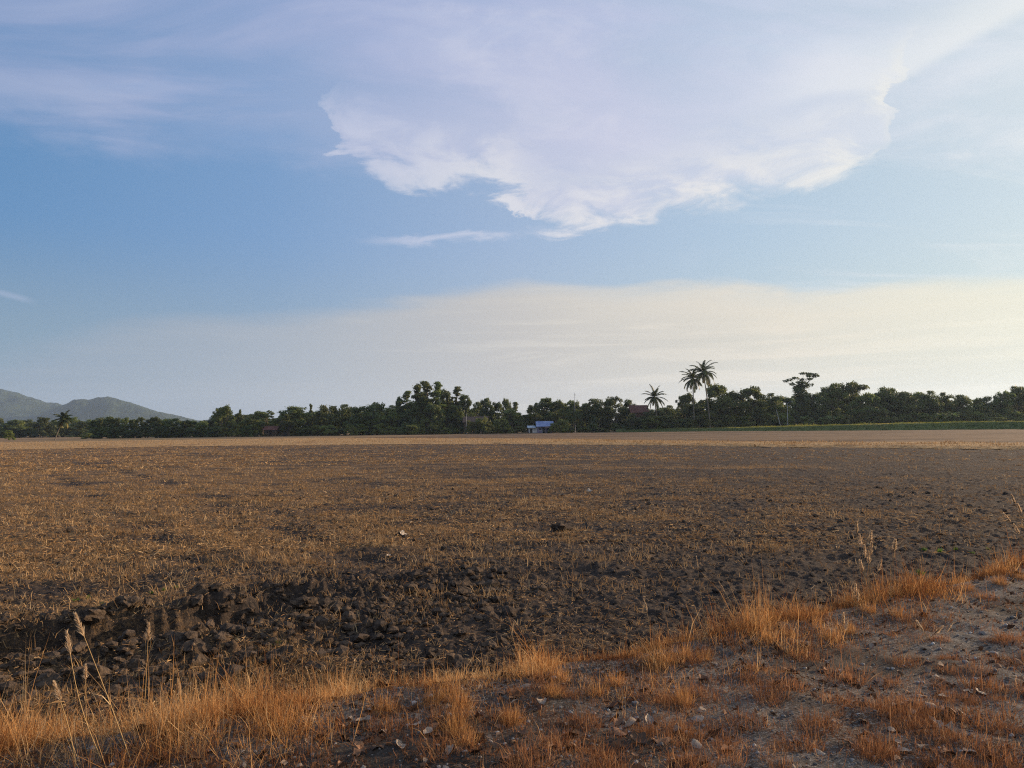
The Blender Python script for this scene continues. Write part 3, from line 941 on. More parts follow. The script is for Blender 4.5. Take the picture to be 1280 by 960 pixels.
def leaf_litter():
    n = 26000
    x, y, r = sample_fan(n, 2.5, 14)
    s = verge_s(x, y)
    heap = np.exp(-((x + 0.9) / 1.0) ** 2 - ((y - 3.75) / 0.45) ** 2)
    dens = 0.15 + 0.6 * sstep(-0.1, 0.45, fbm(x * 1.2 + 60, y * 1.2, 3)) + 0.45 * sstep(-0.9, -0.1, s) + 0.8 * heap
    k = (s < 0.05) & (RNG.uniform(0, 1, n) < dens)
    x, y, r = x[k], y[k], r[k]; n = len(x)
    z = height(x, y) + RNG.uniform(0.002, 0.02, n)
    sz = RNG.lognormal(math.log(0.012), 0.5, n) * (1 + r / 20)
    a = RNG.uniform(0, 6.28, n); nx, ny = RNG.normal(0, 0.45, n), RNG.normal(0, 0.45, n)
    nr = np.stack([nx, ny, np.ones(n)], -1); nr /= np.linalg.norm(nr, axis=1)[:, None]
    u = np.cross(nr, np.stack([np.cos(a), np.sin(a), np.zeros(n)], -1)); u /= np.linalg.norm(u, axis=1)[:, None]
    v = np.cross(nr, u) * RNG.uniform(0.35, 0.8, n)[:, None]
    c = np.stack([x, y, z], -1); q = sz[:, None]
    V = np.stack([c - u * q, c - v * q + nr * q * 0.25, c + u * q, c + v * q + nr * q * 0.35], 1).reshape(-1, 3)
    m = mat_blade('leaf_fragments', [(0, (0.035, 0.02, 0.014)), (0.45, (0.11, 0.058, 0.036)), (0.8, (0.21, 0.13, 0.085)), (1, (0.40, 0.32, 0.25))], 0.1)
    tag(link('leaf_litter', mesh_np('leaf_litter', V, np.arange(4 * n).reshape(n, 4), m, False, {'tint': np.repeat(RNG.beta(1.3, 1.9, n), 4)})),
        'broken brown leaf litter strewn over the earth track', 'leaf litter', kind='stuff')
leaf_litter()

def tuft_mesh(rng, nb, rad, h, mat, spread=0.55):
    a = rng.uniform(0, 6.28, nb); q = np.sqrt(rng.uniform(0, 1, nb)) * rad
    P = np.stack([q * np.sin(a), q * np.cos(a), np.full(nb, -0.015)], -1)
    lean = q / rad * spread + np.abs(rng.normal(0, 0.15, nb))
    V, F, t = blades(P, a + rng.normal(0, 1.3, nb), lean, h * rng.lognormal(0, 0.4, nb), rng.uniform(0.0012, 0.003, nb), rng.uniform(-0.6, 1.3, nb), rng,
                     np.clip(rng.normal(0.5, 0.25, nb), 0, 1))
    return mesh_np('grass_tuft', V, F, mat, False, {'tint': t})
TUFT_V = [tuft_mesh(RNG, 260, 0.075, 0.12, M['verge'], 0.35) for _ in range(4)]
TUFT_R = [tuft_mesh(RNG, 420, 0.10, 0.06, M['russet'], 0.7) for _ in range(5)]
TUFT_S = [tuft_mesh(RNG, 50, 0.06, 0.18, M['straw'], 0.6) for _ in range(3)]
def on_land(px, py, z0=TRACK_Z):
    p = gp(px, py, z0)
    for _ in range(4):
        z = float(height(np.array([p.x]), np.array([p.y]))[0])
        p = gp(px, py, z)
    return p
def tuft(px, py, s, meshes, label, group):
    p = on_land(px, py)
    o = link('grass_tuft', random.choice(meshes), None, p)
    if group == GV:
        s *= 0.74 if px < 500 else 0.6
    o.scale = (s, s, s * random.uniform(0.85, 1.2)); o.rotation_euler = (0, 0, random.uniform(0, 6.28))
    if group == GR:
        size = 'large' if s > 1.15 else ('small' if s < 0.75 else 'middling')
        near = float(verge_s(np.array([p.x]), np.array([p.y]))[0]) > -0.75
        label = f'{size} low tuft of dry russet grass ' + ('on the track close beside the verge' if near else 'out on the bare middle of the track')
        group = label.replace(' tuft ', ' tufts ')
    return tag(o, label, 'grass tuft', group)
GV = 'orange grass tufts along the verge'
LR = 'low tuft of dry russet grass on the bare earth track'
GR = 'russet grass tufts on the track'
for px, py, s in ((845, 922, 1.5), (1055, 850, 1.5), (1250, 905, 1.9), (1195, 905, 1.5), (1130, 895, 1.2), (1165, 912, 1.1), (965, 868, 1.2), (935, 905, 1.2),
                  (1010, 825, 1.3), (880, 870, 1.1), (730, 905, 1.2), (700, 935, 1.2), (560, 940, 1.5), (660, 950, 1.3), (830, 880, 1.1), (1130, 830, 1.2),
                  (1230, 860, 1.4), (1270, 830, 1.4), (1250, 945, 1.3), (1090, 940, 1.1), (1000, 930, 1.2), (905, 950, 1.1), (780, 955, 1.2), (1180, 950, 1.2)):
    tuft(px, py, s, TUFT_R, LR, GR)
k = 0
while k < 110:
    px, py = random.uniform(420, 1300), random.uniform(735, 985)
    p = on_land(px, py)
    s = float(verge_s(np.array([p.x]), np.array([p.y]))[0])
    if s > -0.2 or p.y < 2.6:
        continue
    if pnoise(np.array([p.x * 1.3]), np.array([p.y * 1.3]))[0] < -0.12:
        continue
    tuft(px, py, random.uniform(0.4, 1.15), TUFT_R, LR, GR)
    k += 1
LV = 'upright tuft of dry orange grass along the edge of the track'
for px, py, s in ((335, 915, 1.6), (350, 905, 1.4), (560, 872, 1.7), (575, 885, 1.4), (540, 880, 1.2), (690, 870, 1.3), (640, 905, 1.2), (700, 850, 1.2), (480, 890, 1.2),
                  (820, 835, 1.5), (835, 828, 1.3), (855, 822, 1.4), (880, 825, 1.2), (745, 868, 1.2), (770, 855, 1.2), (960, 800, 1.2), (985, 795, 1.3), (1040, 800, 1.5),
                  (1060, 790, 1.4), (1085, 765, 1.5), (1120, 770, 1.2), (1210, 738, 1.3), (1250, 730, 1.4), (1275, 724, 1.4), (570, 915, 1.5), (585, 930, 1.3), (855, 880, 1.3)):
    tuft(px, py, s, TUFT_V, LV, GV)
LS = 'tall wispy tuft of bleached straw grass at the edge of the field'
GS = 'bleached straw tufts at the field edge'
for px, py, s in ((20, 930, 1.2), (70, 915, 1.1), (130, 925, 1.0), (215, 915, 1.0), (180, 940, 1.2), (270, 895, 0.9), (395, 870, 0.9), (45, 955, 1.2), (110, 955, 1.1), (240, 945, 1.0),
                  (440, 868, 0.7), (520, 862, 0.7), (545, 845, 0.55), (610, 845, 0.7), (1098, 755, 0.8), (1150, 785, 0.7), (1205, 725, 0.7)):
    tuft(px, py, s, TUFT_S, LS, GS)

# ------------------------------------------------------------------ tall seeding grasses
def seed_grass(base, heads, label, group=None, hl=0.11, fat=1.0):
    b = on_land(*base)
    root = empty('grass_stalk', b)
    tag(root, label, 'grass stalk', group)
    for hx, hy in heads:
        d = ray(hx, hy); t = (b.y + random.uniform(-0.08, 0.08)) / d.y
        top = np.array([d.x * t, d.y * t, CAM_H + d.z * t]) - np.array(b)
        f = np.linspace(0, 1, 8)[:, None]
        bow = np.array([random.uniform(-0.03, 0.03), random.uniform(-0.05, 0.05), 0.0])
        P = top[None] * f + bow[None] * (np.sin(np.pi * f)) * np.linalg.norm(top)
        st = link('stem', mesh_np('stem', *tube(P, np.linspace(0.0028, 0.0014, 8), 5), M['stem']), root)
        dirn = P[-1] - P[-2]; dirn /= np.linalg.norm(dirn)
        n = int(150 * fat)
        q = RNG.uniform(0, 1, n)
        side_ = RNG.normal(0, 1, (n, 3)); side_ -= (side_ @ dirn)[:, None] * dirn
        side_ /= np.linalg.norm(side_, axis=1)[:, None]
        o_ = P[-1] - dirn * 0.2 * hl + dirn * (q * hl)[:, None]
        ln = hl * RNG.uniform(0.18, 0.45, n) * (1.15 - 0.7 * q)
        e = o_ + dirn * (ln * 0.85)[:, None] + side_ * (ln * 0.42 * fat)[:, None] + np.array([0, 0, -1]) * (ln * 0.1)[:, None]
        w = np.cross(e - o_, RNG.normal(0, 1, (n, 3))); w /= np.linalg.norm(w, axis=1)[:, None] + 1e-9
        w *= 0.0020 * (1 + b.y / 9)
        V = np.stack([o_ - w, o_ + w, e], 1).reshape(-1, 3)
        link('seed_head', mesh_np('seed_head', V, np.arange(3 * n).reshape(n, 3), M['pale'], False, {'tint': np.repeat(RNG.uniform(0, 1, n), 3)}), root)
        # one or two dry leaves on the stem
        for _ in range(2):
            V, F, tt = blades(P[[random.randint(1, 4)]], RNG.uniform(0, 6.28, 1), RNG.uniform(0.3, 0.8, 1), RNG.uniform(0.08, 0.2, 1), np.full(1, 0.005), RNG.uniform(0.3, 1.2, 1), RNG)
            link('leaf', mesh_np('leaf', V, F, M['straw'], False, {'tint': tt}), root)
m, T = new_mat('dry_stem')
M['stem'] = finish(m, T, (0.42, 0.27, 0.12), 0.8)
seed_grass((165, 955), [(103, 790)], 'tallest leaning grass stalk with drooping seed head before the furrow', hl=0.13)
seed_grass((128, 952), [(87, 812)], 'leaning grass stalk with narrow seed head beside the tallest stalk', hl=0.12)
seed_grass((180, 890), [(185, 798)], 'single upright grass stalk with reddish feathery head before the furrow', hl=0.14, fat=1.2)
seed_grass((95, 958), [(74, 872)], 'short leaning grass stalk with ragged head low in the verge grass', hl=0.11)
seed_grass((108, 905), [(107, 846)], 'short grass stalk with tangled golden head beside the leaning stalks', hl=0.10, fat=1.3)
seed_grass((228, 905), [(225, 866)], 'short upright grass stalk with bristly golden head at the field edge', hl=0.11)
seed_grass((1085, 752), [(1071, 664), (1076, 680), (1088, 676), (1089, 690), (1081, 694), (1086, 702), (1098, 712), (1078, 712)], 'cluster of pale feathery seed heads on bending grass stalks above the verge', hl=0.13, fat=1.2)
seed_grass((1112, 752), [(1118, 686)], 'lone pale bushy seed head on a thin stalk beside the feathery cluster', hl=0.11, fat=1.6)
seed_grass((1070, 770), [(1069, 742), (1072, 750)], 'low stalk with two pale seed heads below the feathery cluster', hl=0.11)
seed_grass((812, 792), [(808, 762)], 'short grass stalk with slender seed head at the dark field edge', hl=0.12, fat=0.8)
seed_grass((884, 790), [(872, 708)], 'tall thin rusty grass stalk leaning over the dark field edge', hl=0.13, fat=0.5)
seed_grass((926, 775), [(905, 738)], 'leaning rusty grass stalk with thin head near the field edge', hl=0.12, fat=0.5)
seed_grass((1300, 715), [(1268, 628), (1276, 640), (1262, 651), (1273, 665)], 'cluster of pale seed heads leaning in from the far end of the verge', hl=0.12, fat=1.1)
seed_grass((1052, 800), [(1054, 778), (1057, 786)], 'short pale seed heads rising from the thick verge grass', hl=0.11)
seed_grass((1160, 800), [(1153, 787), (1170, 790)], 'two stubby bleached stalks at the track side of the verge', hl=0.10)
seed_grass((390, 860), [(385, 842)], 'bent bleached grass stalk arching over the field edge', hl=0.10, fat=0.6)

# ------------------------------------------------------------------ dead leaves on the track
def mat_leaf(name, c0, c1):
    m, T = new_mat(name)
    oi = T.n('ShaderNodeObjectInfo')
    c = T.mix(oi.outputs['Random'], c0, c1)
    n = T.noise(T.n('ShaderNodeTexCoord').outputs['Object'], 9, 5, 0.65)
    c = T.mix(T.m('MULTIPLY', T.rng(n, 0.42, 0.66), 0.6), c, (0.10, 0.06, 0.04))
    return finish(m, T, c, 0.8, n, 0.006, 0.7, 0.2)
LEAF_KIND = [('pale bleached', mat_leaf('bleached_leaf', (0.24, 0.18, 0.135), (0.40, 0.32, 0.25))),
             ('russet brown', mat_leaf('russet_leaf', (0.15, 0.07, 0.04), (0.28, 0.15, 0.085))),
             ('dark brown', mat_leaf('dark_leaf', (0.05, 0.03, 0.02), (0.11, 0.065, 0.04)))]
def leaf_mesh(rng):
    nu, nv = 7, 4
    u = np.linspace(0, 1, nu); v = np.linspace(-1, 1, nv)
    U, Vv = np.meshgrid(u, v, indexing='ij')
    wid = 0.34 * np.sin(np.pi * np.clip(U, 0.02, 0.98) ** 0.8) ** 0.8 * (1 + 0.12 * rng.normal(0, 1, U.shape))
    x = U - 0.5; y = wid * Vv
    curl = rng.uniform(0.3, 1.5); bendl = rng.uniform(-0.5, 0.6)
    z = curl * 0.9 * (Vv * wid) ** 2 * 2.0 + bendl * (x ** 2) + 0.03 * rng.normal(0, 1, U.shape) + 0.05 * np.sin(6 * x + rng.uniform(0, 6))
    P = np.stack([x, y, z], -1).reshape(-1, 3)
    P[:, 2] -= P[:, 2].min()
    i = np.arange(nu * nv).reshape(nu, nv)
    q = np.stack([i[:-1, :-1], i[1:, :-1], i[1:, 1:], i[:-1, 1:]], -1).reshape(-1, 4)
    return [mesh_np('dead_leaf', P, q, mt, True) for _, mt in LEAF_KIND]
LEAF_ME = [leaf_mesh(RNG) for _ in range(10)]
def leaf(px, py, s, ci=None, heap=False):
    p = on_land(px, py)
    ci = ci if ci is not None else random.choices((0, 1, 2), (0.3, 0.4, 0.3))[0]
    o = link('dead_leaf', random.choice(LEAF_ME)[ci], None, (p.x, p.y, p.z + 0.008))
    o.scale = (s, s * random.uniform(0.7, 1.1), s * random.uniform(0.6, 1.3))
    o.rotation_euler = (random.gauss(0, 0.3) + (3.14 if random.random() < 0.4 else 0), random.gauss(0, 0.3), random.uniform(0, 6.28))
    if abs(o.rotation_euler[0]) > 1.5:
        o.location.z += 0.12 * s
    c = LEAF_KIND[ci][0]
    size = 'large ' if s > 0.088 else ('small ' if s < 0.055 else '')
    if heap:
        lab = f'{size}{c} leaf in the loose heap of bleached leaves on the track'
    elif float(verge_s(np.array([p.x]), np.array([p.y]))[0]) > -0.5:
        lab = f'{size}{c} dead leaf caught beside the verge grass'
    else:
        lab = f'{size}{c} dead leaf curled on the open track'
    tag(o, lab, 'leaf', lab.replace(' leaf ', ' leaves '))
for px, py, s in ((765, 897, .13), (790, 908, .14), (812, 903, .12), (775, 918, .14), (800, 927, .15), (828, 926, .14), (772, 905, .1), (1150, 872, .13), (1172, 886, .17), (1190, 890, .12),
                  (1152, 903, .12), (1115, 913, .13), (1188, 916, .11), (1160, 842, .17), (1098, 856, .14), (1060, 853, .10), (880, 852, .13), (842, 817, .1), (985, 838, .1), (992, 842, .12),
                  (520, 906, .11), (545, 912, .12), (535, 918, .1), (1120, 930, .1), (1210, 868, .1), (1090, 810, .1), (1275, 830, .12), (1205, 893, .09), (910, 940, .12), (1185, 945, .11),
                  (680, 880, .11), (690, 862, .1), (675, 890, .12), (455, 905, .12), (430, 925, .13), (480, 915, .12), (500, 935, .12), (450, 945, .13), (600, 900, .1), (870, 900, .12)):
    leaf(px, py, s * 0.78, 0 if random.random() < 0.6 else None, 755 < px < 835 and 890 < py < 930)
k = 0
while k < 190:
    px, py = random.uniform(330, 1300), random.uniform(760, 985)
    p = on_land(px, py)
    if float(verge_s(np.array([p.x]), np.array([p.y]))[0]) > -0.12 or p.y < 2.6:
        continue
    leaf(px, py, random.uniform(0.03, 0.085))
    k += 1

# ------------------------------------------------------------------ weeds and scraps on the field
def weed(px, py, s, label, group=None):
    p = on_land(px, py, 0.0)
    n = 45
    a = RNG.uniform(0, 6.28, n)
    V, F, t = blades(np.stack([RNG.normal(0, 0.02, n), RNG.normal(0, 0.02, n), np.zeros(n)], -1), a, RNG.uniform(0.1, 1.0, n), RNG.uniform(0.04, 0.1, n), RNG.uniform(0.006, 0.012, n), RNG.uniform(0, 0.8, n), RNG)
    o = link('green_weed', mesh_np('green_weed', V, F, M['green'], False, {'tint': t}), None, p)
    o.scale = (s, s, s)
    tag(o, label, 'weed', group)
weed(345, 808, 1.0, 'small bright green weed sprouting between dark clods')
for px, py in ((95, 752), (110, 748), (128, 757), (150, 760), (205, 738), (190, 742), (220, 735)):
    weed(px, py, random.uniform(0.5, 0.9), 'faint green shoots on the rim behind the open furrow', 'green shoots behind the furrow')
for px, py in ((1155, 688), (1175, 690), (1195, 688), (1215, 692), (1235, 687)):
    weed(px, py, random.uniform(0.6, 1.0), 'sparse green shoots in the field beyond the feathery seed heads', 'green shoots beyond the seed heads')
weed(1151, 718, 1.1, 'bright green sprig lit on the dark soil just beyond the verge')

m, T = new_mat('pale_scrap')
M['scrap'] = finish(m, T, T.mix(T.noise(pos(T), 30, 3, 0.6), (0.28, 0.22, 0.17), (0.50, 0.42, 0.34)), 0.7)
def scrap(px, py, s, label):
    p = on_land(px, py, 0.0)
    rng = np.random.default_rng(int(px))
    g = np.linspace(-0.5, 0.5, 5)
    A, B = np.meshgrid(g, g)
    P = np.stack([A, B * 0.7, 0.25 * rng.uniform(0, 1, A.shape) + 0.3 * np.abs(A)], -1).reshape(-1, 3) * s
    i = np.arange(25).reshape(5, 5)
    q = np.stack([i[:-1, :-1], i[:-1, 1:], i[1:, 1:], i[1:, :-1]], -1).reshape(-1, 4)
    o = link('litter_scrap', mesh_np('litter_scrap', P, q, M['scrap']), None, (p.x, p.y, p.z + 0.01))
    o.rotation_euler = (0.5, 0.1, rng.uniform(0, 6))
    tag(o, label, 'scrap')
scrap(502, 669, 0.17, 'crumpled pale scrap lying alone in the middle of the ploughed field')
scrap(512, 655, 0.13, 'smaller pale scrap just behind the crumpled one in the field')
scrap(738, 615, 0.2, 'flat pale scrap on the far part of the ploughed field')
scrap(486, 697, 0.12, 'buff scrap of husk on the soil before the crumpled scrap')

# ------------------------------------------------------------------ foliage materials
def mat_foliage(name, dark, light, dry=None, trans=0.3):
    m, T = new_mat(name)
    t = attr(T, 'tint')
    oi = T.n('ShaderNodeObjectInfo')
    n = T.noise(pos(T), 0.35, 3, 0.6)
    f = T.m('ADD', T.m('MULTIPLY', t, 0.55), T.m('MULTIPLY', T.rng(n, 0.3, 0.7), 0.45))
    c = T.mix(f, dark, light)
    if dry:
        c = T.mix(T.m('MULTIPLY', T.rng(t, 0.86, 0.97), 0.6), c, dry)
    hs = T.n('ShaderNodeHueSaturation')
    T.link(c, hs.inputs['Color'])
    T.link(T.rng(oi.outputs['Random'], 0, 1, 0.485, 0.515, False), hs.inputs['Hue'])
    T.link(T.rng(oi.outputs['Random'], 0, 1, 0.75, 1.25, False), hs.inputs['Value'])
    d = T.n('ShaderNodeBsdfPrincipled')
    d.inputs['Roughness'].default_value = 0.55
    d.inputs['Specular IOR Level'].default_value = 0.3
    tr = T.n('ShaderNodeBsdfTranslucent')
    T.link(hs.outputs[0], d.inputs['Base Color']); T.link(hs.outputs[0], tr.inputs['Color'])
    mx = T.n('ShaderNodeMixShader'); mx.inputs[0].default_value = trans
    T.t.links.new(d.outputs[0], mx.inputs[1]); T.t.links.new(tr.outputs[0], mx.inputs[2])
    o = T.n('ShaderNodeOutputMaterial'); T.t.links.new(mx.outputs[0], o.inputs['Surface'])
    return m
M['fol'] = mat_foliage('broad_foliage', (0.052, 0.075, 0.020), (0.175, 0.205, 0.055), (0.24, 0.21, 0.08), 0.42)
M['fol_dark'] = mat_foliage('dark_foliage', (0.040, 0.060, 0.019), (0.125, 0.155, 0.045), None, 0.38)
M['fol_light'] = mat_foliage('light_foliage', (0.085, 0.11, 0.026), (0.23, 0.25, 0.065), (0.30, 0.26, 0.10), 0.52)
M['fol_palm'] = mat_foliage('palm_foliage', (0.03, 0.045, 0.014), (0.10, 0.115, 0.032), (0.24, 0.16, 0.06), 0.3)
M['fol_banana'] = mat_foliage('banana_foliage', (0.06, 0.10, 0.02), (0.17, 0.23, 0.06), (0.30, 0.24, 0.10), 0.4)
m, T = new_mat('bark')
nb_ = T.noise(pos(T), 3.0, 5, 0.7)
M['bark'] = finish(m, T, T.mix(nb_, (0.06, 0.045, 0.035), (0.17, 0.14, 0.11)), 0.95, nb_, 0.1)
m, T = new_mat('palm_bark')
nb_ = T.noise(pos(T), 2.0, 5, 0.7)
M['palm_bark'] = finish(m, T, T.mix(nb_, (0.10, 0.08, 0.062), (0.22, 0.185, 0.15)), 0.95, nb_, 0.1)

def leaves(centers, radii, n, size, rng, shell=0.55, flat=0.0):
    """leaf-sized diamonds spread through ellipsoids: V, F, tint"""
    centers = np.asarray(centers, float); radii = np.asarray(radii, float)
    vol = np.prod(radii, axis=1) ** (2 / 3.0)
    k = rng.choice(len(centers), n, p=vol / vol.sum())
    d = rng.normal(0, 1, (n, 3)); d /= np.linalg.norm(d, axis=1)[:, None]
    q = shell + (1 - shell) * rng.uniform(0, 1, n) ** 0.7
    q = q * np.where(rng.uniform(0, 1, n) < 0.28, rng.uniform(1.0, 1.6, n), 1)
    p = centers[k] + d * q[:, None] * radii[k]
    nrm = d * 0.6 + rng.normal(0, 0.6, (n, 3)) + np.array([0, 0, 0.35 + flat]); nrm /= np.linalg.norm(nrm, axis=1)[:, None]
    a = np.cross(nrm, rng.normal(0, 1, (n, 3))); a /= np.linalg.norm(a, axis=1)[:, None]
    b = np.cross(nrm, a)
    s = size * rng.lognormal(0, 0.3, n)[:, None]
    V = np.stack([p - a * s, p - b * s * 0.5 + a * s * 0.1, p + a * s, p + b * s * 0.5 + a * s * 0.1], 1).reshape(-1, 3)
    F = np.arange(4 * n).reshape(n, 4)
    ct = rng.uniform(0, 1, len(centers))
    tint = np.clip(0.45 * ct[k] + 0.55 * rng.uniform(0, 1, n), 0, 1)
    return V, F, np.repeat(tint, 4)

def limb(a, b, r0, r1, rng, sag=0.12, n=5, k=5):
    a, b = np.asarray(a, float), np.asarray(b, float)
    t = np.linspace(0, 1, n)[:, None]
    off = rng.normal(0, 1, 3) * np.linalg.norm(b - a) * sag
    P = a + (b - a) * t + off * np.sin(np.pi * t) * 0.6
    return tube(P, np.linspace(r0, r1, n), k)

def proto(name, kind, rng):
    """unit trees about 10 m tall; returns the trunk mesh, the crown mesh"""
    T_, cen, rad = [], [], []
    nleaf, size, mat, flat, shell = 5200, 0.26, M['fol'], 0.0, 0.5
    if kind == 'broad':
        nleaf, size = 8000, 0.22
        th = rng.uniform(1.8, 2.8); W_ = rng.uniform(3.4, 4.4); lob = rng.uniform(0, 6.28, 3)
        T_.append(tube([(0, 0, -0.3), (0.05, 0.1, th * 0.5), (0.15, 0, th)], [0.38, 0.28, 0.24], 7))
        for i in range(58):
            a = rng.uniform(0, 6.28); q = rng.uniform(0.25, 1) ** 0.5; h = rng.uniform(0, 1)
            env = math.sin(math.pi * (0.16 + 0.78 * h)) ** 0.7 * (1 + 0.25 * math.sin(2 * a + lob[0]) + 0.18 * math.sin(3 * a + lob[1] + 4 * h))
            rr = W_ * q * env
            c = (rr * math.cos(a), rr * math.sin(a), th + h * (9.0 - th) + 0.5 * math.sin(3 * a + lob[2]))
            s = rng.uniform(0.45, 1.05)
            cen.append(c); rad.append((s * 1.15, s * 1.15, s * 0.75))
            if i % 4 == 0:
                T_.append(limb((0.1, 0, th * rng.uniform(0.7, 1)), c, 0.14, 0.03, rng))
    elif kind == 'umbrella':
        nleaf, size, flat = 7500, 0.22, 0.5
        th = rng.uniform(3.8, 4.8); W_ = rng.uniform(4.4, 5.4); lob = rng.uniform(0, 6.28, 3)
        T_.append(tube([(0, 0, -0.3), (0.15, 0.0, th * 0.5), (0.05, 0.2, th)], [0.40, 0.28, 0.22], 7))
        for i in range(52):
            a = rng.uniform(0, 6.28); q = math.sqrt(rng.uniform(0.02, 1)); h = rng.uniform(0, 1)
            env = W_ * (1.0 - 0.55 * h ** 1.5) * (1 + 0.22 * math.sin(2 * a + lob[0]) + 0.2 * math.sin(5 * a + lob[1]))
            c = (env * q * math.cos(a), env * q * math.sin(a), 4.4 + 4.9 * h * (0.75 + 0.25 * (1 - q)) + rng.uniform(-0.3, 0.3) - 0.5 * q)
            s = rng.uniform(0.5, 1.15)
            cen.append(c); rad.append((s * 1.3, s * 1.3, s * 0.5))
            if i % 2 == 0:
                T_.append(limb((0.05, 0.1, th * rng.uniform(0.6, 1)), c, 0.12, 0.03, rng))
        for i in range(16):
            a = rng.uniform(0, 6.28); q = rng.uniform(0.1, 0.8) * W_
            cen.append((q * math.cos(a), q * math.sin(a), rng.uniform(1.2, 4.6))); s = rng.uniform(0.6, 1.1); rad.append((s * 1.1, s * 1.1, s * 0.8))
    elif kind == 'oval':
        mat, nleaf, size = M['fol_dark'], 7500, 0.21
        th = 1.2; lob = rng.uniform(0, 6.28, 2)
        T_.append(tube([(0, 0, -0.3), (0.0, 0.1, 2.5), (0.1, 0, 7.0)], [0.32, 0.24, 0.08], 7))
        for i in range(56):
            h = rng.uniform(0, 1); a = rng.uniform(0, 6.28)
            rr = 2.5 * math.sin(math.pi * (0.14 + 0.80 * h)) ** 0.7 * math.sqrt(rng.uniform(0.15, 1)) * (1 + 0.25 * math.sin(3 * a + 5 * h + lob[0]))
            c = (rr * math.cos(a), rr * math.sin(a), th + h * (9.3 - th)); s = rng.uniform(0.4, 0.9)
            cen.append(c); rad.append((s, s, s * 0.9))
            if i % 5 == 0:
                T_.append(limb((0, 0, max(1.5, c[2] - 1.5)), c, 0.08, 0.02, rng))
    elif kind == 'spire':
        mat, nleaf, size, shell = M['fol'], 5200, 0.15, 0.1
        T_.append(tube([(0, 0, -0.3), (0.05, 0, 5.0), (0.0, 0.05, 9.9)], [0.20, 0.12, 0.02], 6))
        lob = rng.uniform(0, 6.28, 3); bend_ = rng.normal(0, 0.35, 2)
        for i in range(62):
            h = rng.uniform(0.15, 1) ** 0.85; a = rng.uniform(0, 6.28)
            env = (1.5 * (1.08 - h) ** 0.55) * (0.55 + 0.45 * math.sin(7 * h + lob[0]) * math.sin(17 * h + lob[1]))
            rr = env * rng.uniform(0.2, 1.25) * (1.7 if rng.uniform() < 0.12 else 1)
            c = (rr * math.cos(a) + bend_[0] * h * h, rr * math.sin(a) + bend_[1] * h * h, 9.7 * h + rng.uniform(-0.2, 0.3)); s = rng.uniform(0.18, 0.58) * (1.3 - 0.5 * h)
            cen.append(c); rad.append((s * 1.1, s * 1.1, s * rng.uniform(0.6, 1.2)))
            if i % 3 == 0:
                T_.append(limb((bend_[0] * h * h, bend_[1] * h * h, c[2] - 0.6), c, 0.04, 0.01, rng))
    elif kind == 'thicket':
        mat, nleaf, size = M['fol_dark'], 8000, 0.23
        lob = rng.uniform(0, 6.28, 2)
        for i in range(4):
            T_.append(limb((rng.normal(0, 0.5), rng.normal(0, 0.5), -0.3), (rng.normal(0, 1.8), rng.normal(0, 1.5), 6.5), 0.15, 0.04, rng))
        for i in range(66):
            a = rng.uniform(0, 6.28); q = math.sqrt(rng.uniform(0.05, 1)); h = rng.uniform(0, 1) ** 0.85
            rr = 4.1 * q * (1 - 0.5 * h ** 1.6) * (1 + 0.2 * math.sin(2 * a + lob[0]) + 0.15 * math.sin(5 * a + lob[1] + 3 * h))
            c = (rr * math.cos(a), rr * math.sin(a), 0.6 + h * 8.6 + 0.4 * math.sin(4 * a)); s = rng.uniform(0.5, 1.15)
            cen.append(c); rad.append((s * 1.1, s * 1.1, s * 0.8))
    elif kind == 'bush':
        mat, nleaf, size = M['fol_light'], 4200, 0.34
        for i in range(5):
            T_.append(limb((0, 0, -0.2), (rng.normal(0, 2.2), rng.normal(0, 2.2), rng.uniform(4, 8)), 0.18, 0.04, rng))
        for i in range(34):
            a = rng.uniform(0, 6.28); q = math.sqrt(rng.uniform(0, 1)); h = rng.uniform(0, 1)
            rr = 5.2 * q * (1 - 0.45 * h * h)
            c = (rr * math.cos(a), rr * math.sin(a), 0.9 + h * 7.9); s = rng.uniform(0.8, 1.7)
            cen.append(c); rad.append((s, s, s * 0.85))
    V, F = join(T_)
    tm = mesh_np(name + '_trunk', V, F, M['bark'], True)
    V, F, t = leaves(cen, rad, nleaf, size, rng, shell, flat)
    cm = mesh_np(name + '_crown', V, F, mat, False, {'tint': t})
    z1 = np.percentile(V[:, 2], 99.6); w = np.percentile(np.abs(V[:, 0]), 98) * 2
    return dict(trunk=tm, crown=cm, h=float(z1), w=float(w))

PR = {}
for kind, n in (('broad', 4), ('umbrella', 4), ('oval', 3), ('spire', 3), ('thicket', 4), ('bush', 3)):
    PR[kind] = [proto(kind, kind, np.random.default_rng(100 + 7 * i + len(kind))) for i in range(n)]

def top_z(px, py, dist):
    d = ray(px, py)
    return CAM_H + d.z / d.y * dist

TREE_N = {}
def tree(px, ytop, wpx, kind, dist, label, group=None, base=0.0, name=None, crown=None):
    i = TREE_N.get(kind, 0); TREE_N[kind] = i + 1
    p = PR[kind][(i * 7 + i // 3) % len(PR[kind])]
    q = at(px, dist, base)
    H_ = top_z(px, ytop, dist) - base
    Wm = wpx / FPX * dist
    sx = Wm / p['w']; sz = H_ / p['h']
    root = empty(name or {'bush': 'bush', 'thicket': 'thicket_tree', 'spire': 'casuarina_tree', 'umbrella': 'spreading_tree', 'oval': 'evergreen_tree', 'broad': 'broadleaf_tree'}[kind], q, random.uniform(0, 6.28), (sx, sx, sz))
    link('trunk' if kind != 'bush' else 'stem', p['trunk'], root)
    cm = p['crown']
    link('crown' if kind != 'bush' else 'foliage', cm, root)
    tag(root, label, 'tree' if kind != 'bush' else 'bush', group)
    return root

